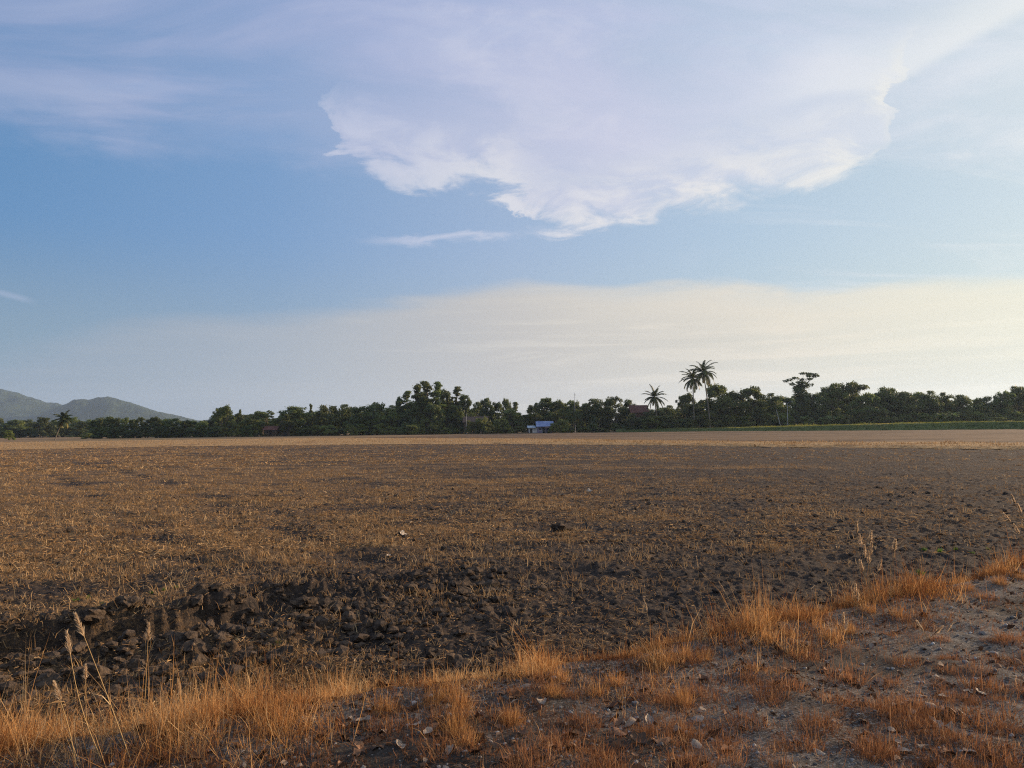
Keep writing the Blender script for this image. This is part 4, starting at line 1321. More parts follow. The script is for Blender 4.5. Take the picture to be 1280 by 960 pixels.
# ------------------------------------------------------------------ coconut palms
def palm(px, py_base, crown_px, crown_py, dist, label, nf=22, fl=4.2, base=0.0, droop=1.0, thick=1.0):
    b = at(px, dist, base)
    d = ray(crown_px, crown_py); t = dist / d.y
    top = np.array([d.x * t, dist, CAM_H + d.z * t]) - np.array(b)
    rng = np.random.default_rng(int(px * 7 + crown_px))
    f = np.linspace(0, 1, 12)[:, None]
    P = top[None] * f + np.array([top[0], 0, 0])[None] * (f ** 1.6 - f) * 0.8 + np.array([0, 0.25, 0]) * np.sin(3 * f)
    P[0, 2] -= 0.3
    root = empty('coconut_palm', b)
    tag(root, label, 'palm')
    r = np.linspace(0.24, 0.13, 12) * thick; r[0] = 0.36 * thick
    link('trunk', mesh_np('trunk', *tube(P, r, 8), M['palm_bark'], True), root)
    tip = P[-1]
    for i in range(nf):
        a = i * 2.399 + rng.uniform(-0.2, 0.2)
        up = 1.48 - 2.35 * (i / nf) ** 0.85 + rng.normal(0, 0.12)       # young fronds stand, old ones hang
        L = fl * rng.uniform(0.75, 1.12)
        n = 11
        pts = [tip.copy()]; e = up
        for j in range(n):
            h = np.array([math.cos(a) * math.cos(e), math.sin(a) * math.cos(e), math.sin(e)])
            pts.append(pts[-1] + h * L / n)
            e -= droop * (0.05 + 0.15 * j / n)
        pts = np.array(pts)
        V1, F1 = tube(pts, np.linspace(0.05, 0.012, n + 1), 4)
        # leaflets
        m_ = 44
        u_ = np.linspace(0.12, 1.0, m_)
        c = np.stack([np.interp(u_ * n, np.arange(n + 1), pts[:, k]) for k in range(3)], -1)
        tg_ = np.gradient(c, axis=0); tg_ /= np.linalg.norm(tg_, axis=1)[:, None]
        sd = np.cross(tg_, np.array([0, 0, 1.0])); sd /= np.linalg.norm(sd, axis=1)[:, None] + 1e-9
        Vl, Fl, k0 = [], [], 0
        for sgn in (-1, 1):
            ll = (0.95 * np.sin(np.pi * (0.12 + 0.82 * u_)) ** 0.6 * rng.uniform(0.8, 1.1, m_))[:, None]
            tipv = c + sd * sgn * ll * 0.75 + tg_ * ll * 0.55 + np.array([0, 0, -1.0]) * ll * rng.uniform(0.25, 0.6, m_)[:, None]
            w = tg_ * 0.06
            mid = c * 0.5 + tipv * 0.5 + np.array([0, 0, 0.05])
            Vl.append(np.stack([c - w, c + w, mid + w, tipv, mid - w], 1).reshape(-1, 3))
        Vl = np.concatenate(Vl)
        nn = len(Vl) // 5
        F5 = np.arange(nn * 5).reshape(nn, 5)
        Vt = np.concatenate([Vl, V1]); Ft = [F5, F1 + len(Vl)]
        tt = np.full(len(Vt), np.clip(0.25 + 0.9 * (i / nf) ** 3 + rng.normal(0, 0.1), 0, 1))
        link('frond', mesh_np('frond', Vt, Ft, M['fol_palm'], False, {'tint': tt}), root)
    for i in range(6):
        a = i * 1.05
        V = ICO1[0] * np.array([0.14, 0.14, 0.17]) + tip + np.array([0.28 * math.cos(a), 0.28 * math.sin(a), -0.3 - 0.08 * (i % 2)])
        link('coconut', mesh_np('coconut', V, ICO1[1], M['fol_banana'], True, {'tint': np.full(len(V), 0.5)}), root)
    return root

# ------------------------------------------------------------------ banana plants
def banana(px, dist, h, base, label, group):
    rng = np.random.default_rng(int(px * 13))
    root = empty('banana_plant', at(px, dist, base))
    tag(root, label, 'plant', group)
    for s_ in range(rng.integers(2, 4)):
        ox, oy = rng.normal(0, 0.5, 2) * (s_ > 0)
        hh = h * rng.uniform(0.45, 0.6)
        V, F = tube([(ox, oy, -0.2), (ox, oy, hh * 0.5), (ox + 0.05, oy, hh)], [0.16, 0.13, 0.08], 7)
        link('stem', mesh_np('stem', V, F, M['fol_banana'], True, {'tint': np.full(len(V), 0.6)}), root)
        for i in range(7):
            a = i * 2.4 + rng.uniform(-0.3, 0.3); e = rng.uniform(0.5, 1.35); L = h * rng.uniform(0.45, 0.62)
            n = 8; pts = [np.array([ox, oy, hh])]
            for j in range(n):
                pts.append(pts[-1] + np.array([math.cos(a) * math.cos(e), math.sin(a) * math.cos(e), math.sin(e)]) * L / n); e -= 0.2
            pts = np.array(pts); u_ = np.linspace(0, 1, n + 1)
            sd = np.array([-math.sin(a), math.cos(a), 0.0])
            w = (0.30 * np.sin(np.pi * np.clip(u_, 0.06, 0.97)) ** 0.6 * (u_ > 0.1) + 0.03)[:, None]
            V = np.stack([pts - sd * w + np.array([0, 0, -0.1]) * w * 2, pts, pts + sd * w + np.array([0, 0, -0.1]) * w * 2], 1).reshape(-1, 3)
            ii = np.arange((n + 1) * 3).reshape(n + 1, 3)
            q = np.stack([ii[:-1, :-1], ii[:-1, 1:], ii[1:, 1:], ii[1:, :-1]], -1).reshape(-1, 4)
            link('leaf', mesh_np('leaf', V, q, M['fol_banana'], True, {'tint': np.full(len(V), rng.uniform(0.2, 1.0))}), root)

# ------------------------------------------------------------------ green bank along the far right side
BANK_F = gpl([(770, 540), (860, 539.5), (960, 539), (1040, 538.5), (1120, 538), (1200, 537.3), (1280, 536.8), (1500, 536)], 0.05)
def bank():
    F_ = np.array(BANK_F)
    back = F_ * 1.0; back[:, 1] += 22.0; back[:, 0] *= 1.09
    nu, nv = 260, 14
    l = np.concatenate([[0], np.cumsum(np.hypot(*np.diff(F_, axis=0).T))])
    t = np.linspace(0, l[-1], nu)
    a = np.stack([np.interp(t, l, F_[:, 0]), np.interp(t, l, F_[:, 1])], -1)
    b = np.stack([np.interp(t, l, back[:, 0]), np.interp(t, l, back[:, 1])], -1)
    v = np.concatenate([np.linspace(0, 0.2, 8), np.linspace(0.3, 1, 6)])
    Pp = a[None] * (1 - v)[:, None, None] + b[None] * v[:, None, None]
    hgt = 1.0 + 0.9 * sstep(0.2, 0.75, t / l[-1])
    z = hgt[None] * sstep(0, 0.17, v)[:, None] + 0.12 * fbm(Pp[..., 0] * 0.3, Pp[..., 1] * 0.6, 3) * (v > 0)[:, None] + 0.02
    ii = np.arange(nu * nv).reshape(nv, nu)
    q = np.stack([ii[:-1, :-1], ii[:-1, 1:], ii[1:, 1:], ii[1:, :-1]], -1).reshape(-1, 4)
    m, T = new_mat('bank_turf')
    n2 = T.noise(pos(T), 0.9, 5, 0.75)
    c = T.mix(T.rng(n2, 0.35, 0.65), (0.045, 0.06, 0.02), (0.11, 0.13, 0.04))
    finish(m, T, c, 0.95, n2, 0.2)
    tag(link('bank', mesh_np('bank', np.concatenate([Pp, z[..., None]], -1).reshape(-1, 3), q, m, True)), kind='structure')
    # rough grass on it
    n = 36000
    i = RNG.uniform(0, nu - 1.01, n); k = i.astype(int); f = i - k
    vv = RNG.beta(1.3, 2.0, n) * 0.9
    p = (a[k] * (1 - f)[:, None] + a[k + 1] * f[:, None]) * (1 - vv)[:, None] + (b[k] * (1 - f)[:, None] + b[k + 1] * f[:, None]) * vv[:, None]
    zz_ = hgt[k] * sstep(0, 0.17, vv)
    tall = sstep(-0.1, 0.6, fbm(p[:, 0] * 0.12, p[:, 1] * 0.12, 3))
    L = (0.22 + 0.9 * tall * vv) * RNG.uniform(0.4, 1.4, n)
    ti = np.clip(0.5 + 0.9 * fbm(p[:, 0] * 0.1 + 9, p[:, 1] * 0.1, 3) + RNG.normal(0, 0.15, n), 0, 1)
    V, F, tt = blades(np.stack([p[:, 0], p[:, 1], zz_ - 0.02], -1), RNG.uniform(0, 6.28, n), np.abs(RNG.normal(0.1, 0.25, n)), L, RNG.uniform(0.05, 0.13, n), RNG.uniform(0, 0.9, n), RNG, ti)
    mg = mat_blade('bank_grass', [(0, (0.06, 0.075, 0.018)), (0.45, (0.14, 0.155, 0.035)), (0.8, (0.23, 0.215, 0.06)), (1, (0.38, 0.29, 0.12))], 0.55)
    M['bank_grass'] = mg
    tag(link('bank_grass', mesh_np('bank_grass', V, F, mg, False, {'tint': tt})), 'rough green grass covering the bank below the trees', 'grass', kind='stuff')
    return lambda px: float(np.interp((at(px, 232)[0]), a[:, 0], hgt))
bank_z = bank()

# ------------------------------------------------------------------ the line of trees
G_FARL = 'far low trees under the hill'
for i, px in enumerate(np.linspace(-60, 125, 17)):
    tree(px, 524.5 + 3.0 * math.sin(i * 2.3) + (1.5 if px < 40 else 0), random.uniform(16, 26), ('thicket', 'broad', 'thicket', 'umbrella')[i % 4], 400 + 25 * math.sin(i * 1.7),
         'low dark green tree in the far row under the blue hill', G_FARL)
G_ROW = 'dense trees in the dark row near the huts'
for i, px in enumerate(np.linspace(118, 262, 16)):
    yt = np.interp(px, [118, 140, 160, 185, 200, 230, 262], [525, 521, 523.5, 523, 522.5, 526, 526]) + 1.3 * math.sin(i * 2.9)
    tree(px, yt, random.uniform(15, 22), ('thicket', 'broad', 'oval', 'thicket', 'umbrella')[i % 5], 268 + 6 * math.sin(i * 3.1), 'dense leafy tree of the even dark row facing the stubble', G_ROW)
L_ = 'dark broadleaf tree in the thick belt behind the straw bund'
GB = 'broadleaf trees of the belt behind the straw bund'
spec = [
    (279, 507.5, 27, 'broad', 272, 'tall dark lumpy tree rising above the low row near the huts', None),
    (297, 517, 20, 'oval', 276, 'rounded dark tree between the tall lumpy tree and the red hut', None),
    (300, 512, 6, 'spire', 290, 'thin spire poking up behind the tall lumpy tree', None),
    (328, 514, 36, 'broad', 270, 'broad domed dark tree over the red roofed hut', None),
    (368, 508.5, 34, 'umbrella', 270, 'spreading tree with drooping branches over the brown shed', None),
    (360, 518, 20, 'broad', 264, 'small dark tree standing beside the brown shed', None),
    (389, 505, 6, 'spire', 285, 'slender grey spire behind the spreading tree', None),
    (409, 507, 30, 'broad', 272, L_, GB), (432, 506, 32, 'umbrella', 275, 'spreading tree of the belt behind the straw bund', 'spreading trees of the belt'),
    (456, 507, 34, 'thicket', 268, 'dense dark tree in the thick belt behind the straw bund', 'dense trees of the belt'), (471, 503.5, 28, 'broad', 274, L_, GB),
    (490, 507, 26, 'umbrella', 270, 'spreading tree of the belt behind the straw bund', 'spreading trees of the belt'),
    (508, 489, 15, 'spire', 276, 'tall feathery casuarina in the high clump', 'casuarinas of the high clump'), (499, 497, 15, 'oval', 278, 'tall narrow evergreen among the casuarinas', 'narrow evergreens among the casuarinas'),
    (521, 480.5, 18, 'spire', 280, 'tall feathery casuarina in the high clump', 'casuarinas of the high clump'),
    (534, 477, 20, 'spire', 274, 'tall feathery casuarina in the high clump', 'casuarinas of the high clump'),
    (528, 490, 18, 'oval', 282, 'tall narrow evergreen among the casuarinas', 'narrow evergreens among the casuarinas'),
    (548, 478, 18, 'spire', 272, 'tall feathery casuarina in the high clump', 'casuarinas of the high clump'), (556, 488, 20, 'oval', 279, 'tall narrow evergreen among the casuarinas', 'narrow evergreens among the casuarinas'),
    (571, 483.5, 16, 'spire', 276, 'tall feathery casuarina in the high clump', 'casuarinas of the high clump'), (582, 494, 18, 'oval', 273, 'tall narrow evergreen among the casuarinas', 'narrow evergreens among the casuarinas'),
    (563, 500, 26, 'broad', 281, L_, GB), (515, 503, 30, 'thicket', 270, 'dense dark tree in the thick belt behind the straw bund', 'dense trees of the belt'),
    (543, 505, 30, 'broad', 266, L_, GB), (572, 507, 28, 'thicket', 270, 'dense dark tree in the thick belt behind the straw bund', 'dense trees of the belt'),
    (597, 503, 22, 'umbrella', 285, 'spreading tree behind the weathered wooden house', None), (609, 498, 18, 'oval', 280, 'dark rounded evergreen beside the weathered wooden house', None),
    (622, 503, 18, 'broad', 282, L_, GB), (633, 498.5, 13, 'umbrella', 284, 'small see-through tree with ring of leaves above the belt', None),
    (645, 503, 12, 'spire', 288, 'pale thin tree between see-through tree and blue roofed house', None), (640, 512, 26, 'umbrella', 276, 'spreading tree of the belt behind the straw bund', 'spreading trees of the belt'),
    (666, 507, 22, 'broad', 276, 'leafy tree just behind the blue roofed house', None), (683, 498, 28, 'oval', 280, 'tall dark evergreen right behind the blue roofed house', None),
    (700, 501, 26, 'broad', 278, L_, GB), (716, 501, 24, 'broad', 274, L_, GB), (733, 504, 24, 'umbrella', 272, 'spreading tree of the belt behind the straw bund', 'spreading trees of the belt'),
    (748, 499, 28, 'thicket', 270, 'dense dark tree in the thick belt behind the straw bund', 'dense trees of the belt'), (768, 496.5, 32, 'broad', 268, 'big dark domed tree next to the red brown house', None),
    (787, 500, 20, 'oval', 272, 'dark evergreen against the red brown house', None),
    (838, 507, 26, 'umbrella', 266, 'low spreading tree between the two palm groups', None), (824, 512, 22, 'thicket', 262, 'dark thicket under the short coconut palm', None),
    (858, 492, 28, 'broad', 262, 'open dark tree with sky gaps below the tall palms', None), (868, 505, 24, 'thicket', 258, 'dark thicket at the foot of the tall palms', None),
    (896, 481, 36, 'broad', 256, 'tall rounded tree beside the tall coconut palms', None), (917, 490, 26, 'oval', 258, 'dark evergreen between two rounded trees by the palms', None),
    (941, 484, 34, 'broad', 256, 'rounded bushy topped tree between palms and emergent tree', None), (967, 492, 32, 'umbrella', 258, 'low spreading tree beside the emergent tree', None),
    (1040, 480, 34, 'umbrella', 256, 'wide flat topped tree beside the emergent tree', None), (1062, 478.5, 44, 'umbrella', 262, 'widest flat topped tree of the belt above the green bank', None),
    (1085, 492, 30, 'broad', 252, 'rounded tree in the belt above the green bank', 'rounded trees above the bank'),
    (1108, 484.5, 36, 'umbrella', 260, 'layered tree of the belt above the green bank', 'layered trees above the bank'),
    (1132, 490, 30, 'umbrella', 256, 'layered tree of the belt above the green bank', 'layered trees above the bank'), (1150, 491, 34, 'broad', 262, 'rounded tree in the belt above the green bank', 'rounded trees above the bank'),
    (1163, 489, 30, 'umbrella', 258, 'layered tree of the belt above the green bank', 'layered trees above the bank'), (1183, 491, 26, 'umbrella', 262, 'layered tree of the belt above the green bank', 'layered trees above the bank'),
    (1203, 494, 32, 'umbrella', 256, 'layered tree of the belt above the green bank', 'layered trees above the bank'), (1230, 496.5, 28, 'thicket', 262, 'dark domed thicket tree near the end of the bank', None),
    (1256, 489.5, 24, 'umbrella', 258, 'layered tree of the belt above the green bank', 'layered trees above the bank'), (1274, 483, 30, 'umbrella', 264, 'tallest layered tree at the end of the belt above the green bank', None),
    (1300, 486, 36, 'broad', 260, 'rounded tree in the belt above the green bank', 'rounded trees above the bank'),
]
for px, yt, w, kind, dist, lab, grp in spec:
    tree(px, yt, w, kind, dist, lab, grp, 0.6 if px > 800 else 0.0)
# second row that closes the belt
for i, px in enumerate(np.arange(272, 800, 17.0)):
    if 648 < px < 664: continue
    yt = np.interp(px, [270, 300, 345, 355, 400, 490, 520, 580, 600, 655, 690, 770, 800], [515, 520, 527, 518, 513, 513, 505, 507, 512, 520, 510, 508, 512])
    tree(px + random.uniform(-3, 3), yt, 27, ('thicket', 'broad', 'thicket')[i % 3], 292 + random.uniform(-4, 6), 'shaded tree filling the back row of the belt', 'back row of the belt')
for i, px in enumerate(np.arange(812, 1310, 17.0)):
    yt = np.interp(px, [810, 840, 880, 960, 1010, 1060, 1120, 1200, 1240, 1300], [516, 514, 500, 500, 492, 492, 496, 502, 504, 498])
    tree(px + random.uniform(-3, 3), yt, 30, ('thicket', 'broad', 'thicket')[i % 3], 284 + random.uniform(-4, 6), 'shaded tree filling the back row behind the bank', 'back row behind the bank', 0.6)
for i, px in enumerate(np.arange(268, 1310, 13.0)):
    yt = 520 if px < 800 else 512
    tree(px + random.uniform(-3, 3), yt + random.uniform(-3, 3), 24, 'thicket', 305 + random.uniform(-4, 6), 'dim scrub seen through gaps at the back of the belt', 'scrub at the back of the belt', 0.0)
# bushes along the foot
for i, px in enumerate(np.concatenate([np.arange(268, 655, 13.0), np.arange(702, 800, 13.0)])):
    if 330 < px < 368 or 576 < px < 606: continue
    tree(px + random.uniform(-4, 4), random.uniform(529, 536), random.uniform(14, 22), 'bush' if i % 3 else 'thicket', 261 + random.uniform(-2, 4), 'dark bushy undergrowth at the foot of the belt' if i % 3 == 0 else 'leafy bush at the foot of the belt',
         'undergrowth trees at the foot of the belt' if i % 3 == 0 else 'bushes at the foot of the belt')
for i, px in enumerate(np.arange(806, 1305, 12.0)):
    low = 1062 < px
    tree(px + random.uniform(-4, 4), random.uniform(512, 522) if low else random.uniform(516, 526), random.uniform(16, 28), 'bush' if (i % 2 or low) else 'thicket', 250 + random.uniform(-2, 4),
         'leafy bush along the top of the bank' if (i % 2 or low) else 'dark thicket along the top of the bank', 'bushes along the bank' if (i % 2 or low) else 'thickets along the bank', 0.9)
for i, px in enumerate(np.arange(120, 268, 9.0)):
    tree(px + random.uniform(-3, 3), random.uniform(533, 538), random.uniform(13, 18), 'thicket', 262 + random.uniform(-2, 3), 'low shaded scrub closing the foot of the even dark row', 'scrub under the even dark row')
for i, px in enumerate(np.arange(-55, 128, 13.0)):
    tree(px + random.uniform(-3, 3), random.uniform(532, 536), random.uniform(15, 22), 'thicket', 392 + random.uniform(-6, 6), 'low shaded scrub under the far trees below the hill', 'scrub under the far trees')
for px, yt, w in ((588, 526, 16), (603, 522, 18), (610, 527, 20)):
    tree(px, yt, w, 'bush', 257, 'green bush half hiding the weathered wooden house', 'bushes before the wooden house')
for px, yt, w in ((790, 517, 16), (812, 515, 20), (800, 522, 18), (808, 520, 18)):
    tree(px, yt, w, 'thicket', 255, 'dark thicket half hiding the red brown house', 'thickets before the red brown house')
for px, yt, w in ((692, 529, 14), (702, 524, 18)):
    tree(px, yt, w, 'bush', 255, 'dark bush beside the porch of the blue roofed house', 'bushes beside the blue roofed house')
tree(625, 524, 26, 'bush', 262, 'light green bush in front of the belt near the blue roofed house', None)
tree(108, 541, 14, 'bush', 255, 'low round bush at the edge of the dry field under the hill', None)
tree(12, 538, 12, 'bush', 240, 'small ragged bush alone near the hill end of the bund', None)
tree(1240, 521.5, 30, 'bush', 246, 'golden lit clump of shrub on top of the bank', None, 1.5)

# the emergent tree: vine hung column with a sparse flat top
def emergent():
    rng = np.random.default_rng(77)
    dist = 254.0; b = at(1003, dist, 0.6); root = empty('emergent_tree', b)
    tag(root, 'tall emergent tree hung with vines, sparse flat top above the belt', 'tree')
    zt = lambda py: top_z(1003, py, dist) - 0.6
    xo = lambda px: (px - 1003) / FPX * dist
    T_ = [tube([(0, 0, -0.3), (0.2, 0, zt(505)), (0.0, 0, zt(482)), (1.0, 0.2, zt(474))], [0.55, 0.42, 0.3, 0.16], 8)]
    cen, rad = [], []
    for k in range(13):
        py = 522 - k * 3.4
        cen.append((xo(1003 + rng.uniform(-5, 5)), rng.uniform(-1.5, 1.5), zt(py))); rad.append((rng.uniform(1.5, 2.4), 1.9, 1.2))
    tops = [(992, 474), (986, 476), (998, 472), (1006, 474), (1011, 470), (1016, 467), (1008, 466.5), (1021, 468), (1024, 470), (990, 480), (1000, 478), (1012, 474)]
    for px, py in tops:
        c = (xo(px), rng.uniform(-2, 2), zt(py)); cen.append(c); rad.append((rng.uniform(0.8, 1.5), rng.uniform(0.8, 1.3), 0.42))
        T_.append(limb((0.1, 0, zt(486)), c, 0.14, 0.04, rng))
    c = (xo(1017), 0, zt(481)); cen.append(c); rad.append((0.6, 0.6, 0.5)); T_.append(limb((0.1, 0, zt(488)), c, 0.08, 0.03, rng))
    V, F = join(T_)
    link('trunk', mesh_np('trunk', V, F, M['bark'], True), root)
    V, F, t = leaves(cen, rad, 6500, 0.27, rng, 0.4, 0.3)
    link('crown', mesh_np('crown', V, F, M['fol_dark'], False, {'tint': t}), root)
emergent()

palm(888, 528, 879, 465, 246, 'tallest coconut palm with curved trunk above the bank', 32, 5.6, 0.8)
palm(868, 528, 866, 473, 250, 'second coconut palm close beside the tallest one', 28, 5.2, 0.8)
palm(822, 530, 818, 496, 252, 'short coconut palm in front of the red brown house', 26, 5.0, 0.4, 0.8)
palm(69, 550, 80, 524, 215, 'leaning coconut palm alone on the dry field under the hill', 24, 2.9, 0.0, 1.0, 0.62)
for px in (1008, 1014, 1038, 1044, 1050, 1030):
    banana(px, 240, random.uniform(3.2, 4.6), 1.2, 'light green banana plant growing on the bank before the flat topped trees', 'banana plants on the bank')
for px in (1186, 1192, 1176):
    banana(px, 240, random.uniform(3.0, 4.2), 1.6, 'pale banana plant among the shrubs near the end of the bank', 'pale banana plants on the bank')
for px in (843, 850, 836):
    banana(px, 250, random.uniform(3.0, 4.2), 0.6, 'banana plant in the shade under the tall palms', 'banana plants under the palms')

# ------------------------------------------------------------------ houses
def mat_flat(name, a, b, scale=1.5, rough=0.8, spec=0.2):
    m, T = new_mat(name)
    n = T.noise(pos(T), scale, 5, 0.65)
    return finish(m, T, T.mix(T.rng(n, 0.35, 0.68), a, b), rough, n, 0.03, 0.4, spec)
M['blue_roof'] = mat_flat('blue_sheet_roof', (0.13, 0.18, 0.36), (0.24, 0.30, 0.48), 0.6, 0.6, 0.3)
M['zinc'] = mat_flat('zinc_sheet', (0.28, 0.33, 0.40), (0.45, 0.50, 0.56), 0.8, 0.5, 0.4)
M['rust'] = mat_flat('rusty_sheet', (0.07, 0.048, 0.04), (0.14, 0.09, 0.07))
M['plank'] = mat_flat('weathered_plank', (0.055, 0.04, 0.032), (0.12, 0.085, 0.06))
M['plaster'] = mat_flat('pale_plaster', (0.35, 0.34, 0.36), (0.55, 0.54, 0.55))
M['purple'] = mat_flat('mauve_wall', (0.15, 0.12, 0.20), (0.25, 0.20, 0.31))
M['red_roof'] = mat_flat('red_brown_roof', (0.10, 0.042, 0.036), (0.16, 0.07, 0.056))
M['brick_red'] = mat_flat('red_brown_wall', (0.11, 0.055, 0.045), (0.17, 0.09, 0.07))
M['dark'] = mat_flat('dark_opening', (0.015, 0.015, 0.018), (0.03, 0.03, 0.035))
M['white'] = mat_flat('white_paint', (0.55, 0.56, 0.56), (0.75, 0.76, 0.75))

def part(root, name, mat, *boxes, V=None, F=None):
    if V is None:
        V, F = join([box(*b) for b in boxes])
    return link(name, mesh_np(name, V, F, mat), root)

def roof_sheets(root, x0, x1, y0, y1, z0, z1, mat, n, name='roof'):
    """one roof slope made of ribbed sheets; eave at (y0,z0), top at (y1,z1)"""
    xs = np.linspace(x0, x1, n + 1)
    r = None
    for i, (a, b) in enumerate(zip(xs[:-1], xs[1:])):
        m_ = 12
        u = np.linspace(a, b + (0.04 if i < n - 1 else 0), m_ * 2 + 1)
        dz_ = np.where(np.arange(m_ * 2 + 1) % 2, 0.03, 0.0) + 0.012 * (i % 2)
        V = np.concatenate([np.stack([u, np.full_like(u, y0), z0 + dz_], -1), np.stack([u, np.full_like(u, y1), z1 + dz_], -1),
                            np.stack([u, np.full_like(u, y0), z0 + dz_ - 0.02], -1), np.stack([u, np.full_like(u, y1), z1 + dz_ - 0.02], -1)])
        k = len(u); j = np.arange(k - 1)
        F = np.concatenate([np.stack([j, j + 1, j + 1 + k, j + k], -1), np.stack([j + 2 * k, j + 3 * k, j + 1 + 3 * k, j + 1 + 2 * k], -1)])
        if r is None:
            r = link(name, mesh_np(name, V, F, mat), root)
        else:
            link('roof_sheet', mesh_np('roof_sheet', V, F, mat), r)
    return r

def blue_house():
    root = empty('blue_roofed_house', at(677, 258), 0.03)
    tag(root, 'small house with blue metal roof and grey lean-to at the belt edge', 'house')
    part(root, 'wall', M['purple'], (-1.4, 3.6, 0, 5.0, 0, 2.3))
    part(root, 'lean_to_wall', M['plaster'], (-4.4, -1.42, 0.3, 3.6, 0, 1.75))
    roof_sheets(root, -1.9, 4.3, -0.9, 2.6, 2.2, 4.1, M['blue_roof'], 6)
    roof_sheets(root, -1.9, 4.3, 5.8, 2.62, 2.3, 4.1, M['blue_roof'], 6, 'back_roof')
    roof_sheets(root, -4.9, -1.95, -0.5, 3.9, 1.8, 2.6, M['zinc'], 3, 'lean_to_roof')
    roof_sheets(root, 0.9, 6.2, -2.9, -0.95, 1.75, 2.25, M['rust'], 5, 'porch_roof')
    d = part(root, 'door', M['dark'], (0.2, 1.1, -0.06, -0.003, 0, 1.9)); part(d, 'frame', M['white'], (0.1, 0.2, -0.08, -0.004, 0, 2.0), (1.1, 1.2, -0.08, -0.004, 0, 2.0))
    w = part(root, 'window', M['dark'], (-0.9, -0.2, -0.05, -0.003, 0.9, 1.8)); part(w, 'frame', M['white'], (-1.0, -0.1, -0.07, -0.004, 1.8, 1.9), (-1.0, -0.1, -0.07, -0.004, 0.8, 0.9))
    w = part(root, 'window', M['dark'], (2.0, 2.9, -0.05, -0.003, 0.9, 1.8)); part(w, 'frame', M['white'], (1.9, 3.0, -0.07, -0.004, 1.8, 1.9), (1.9, 3.0, -0.07, -0.004, 0.8, 0.9))
    part(root, 'shed_door', M['dark'], (-4.0, -3.2, 0.24, 0.297, 0, 1.5))
    for x in (1.1, 3.5, 6.0):
        part(root, 'post', M['plank'], (x - 0.07, x + 0.07, -2.75, -2.61, 0, 1.78))
blue_house()

def gable_house(name, px, dist, base, w, dp, hw, hr, wall, roof, label, stilts=0.0, n=6):
    root = empty(name, at(px, dist, base), random.uniform(-0.1, 0.1))
    tag(root, label, 'house' if 'hut' not in name and 'shed' not in name else name.split('_')[-1])
    z0 = stilts
    part(root, 'wall', wall, (-w / 2, w / 2, 0, dp, z0, z0 + hw))
    roof_sheets(root, -w / 2 - 0.5, w / 2 + 0.5, -0.7, dp / 2, z0 + hw - 0.15, z0 + hw + hr, roof, n)
    roof_sheets(root, -w / 2 - 0.5, w / 2 + 0.5, dp + 0.7, dp / 2 + 0.01, z0 + hw - 0.15, z0 + hw + hr, roof, n, 'back_roof')
    for s in (-1, 1):
        x = s * (w / 2 - 0.02)
        V = np.array([(x, 0, z0 + hw + 0.003), (x, dp, z0 + hw + 0.003), (x, dp / 2, z0 + hw + hr - 0.08), (x + s * 0.06, 0, z0 + hw + 0.003), (x + s * 0.06, dp, z0 + hw + 0.003), (x + s * 0.06, dp / 2, z0 + hw + hr - 0.08)])
        link('gable', mesh_np('gable', V, [np.array([(0, 1, 2), (5, 4, 3)]), np.array([(0, 3, 4, 1), (1, 4, 5, 2), (2, 5, 3, 0)])], wall), root)
    for x in (-w * 0.28, w * 0.24):
        wd = part(root, 'window', M['dark'], (x - 0.45, x + 0.45, -0.05, -0.003, z0 + hw * 0.4, z0 + hw * 0.78))
        part(wd, 'frame', M['plank'], (x - 0.55, x + 0.55, -0.08, -0.004, z0 + hw * 0.78, z0 + hw * 0.78 + 0.09), (x - 0.55, x + 0.55, -0.08, -0.004, z0 + hw * 0.4 - 0.09, z0 + hw * 0.4))
    part(root, 'door', M['dark'], (-0.45, 0.45, -0.05, -0.003, z0, z0 + min(2.0, hw * 0.85)))
    if stilts:
        for x in np.linspace(-w / 2 + 0.2, w / 2 - 0.2, 4):
            for y in (0.15, dp - 0.15):
                part(root, 'stilt', M['plank'], (x - 0.1, x + 0.1, y - 0.1, y + 0.1, 0, z0 - 0.003))
    return root
gable_house('wooden_house', 594, 263, 0.0, 8.0, 6.0, 2.6, 1.9, M['plank'], M['rust'], 'weathered wooden house on stilts half hidden in the belt', 1.6)
gable_house('brick_house', 800, 262, 0.0, 5.6, 7.0, 6.8, 2.6, M['brick_red'], M['red_roof'], 'red brown house with steep roof beside the short palm', 0.0, 8)
gable_house('red_hut', 338, 262, 0.0, 4.2, 4.0, 1.7, 1.2, M['plank'], M['red_roof'], 'small hut with faded red roof in front of the domed tree', 0.7, 4)
gable_house('brown_shed', 357, 263, 0.0, 3.2, 3.0, 4.2, 1.2, M['plank'], M['rust'], 'tall narrow brown shed beside the spreading tree', 0.0, 3)

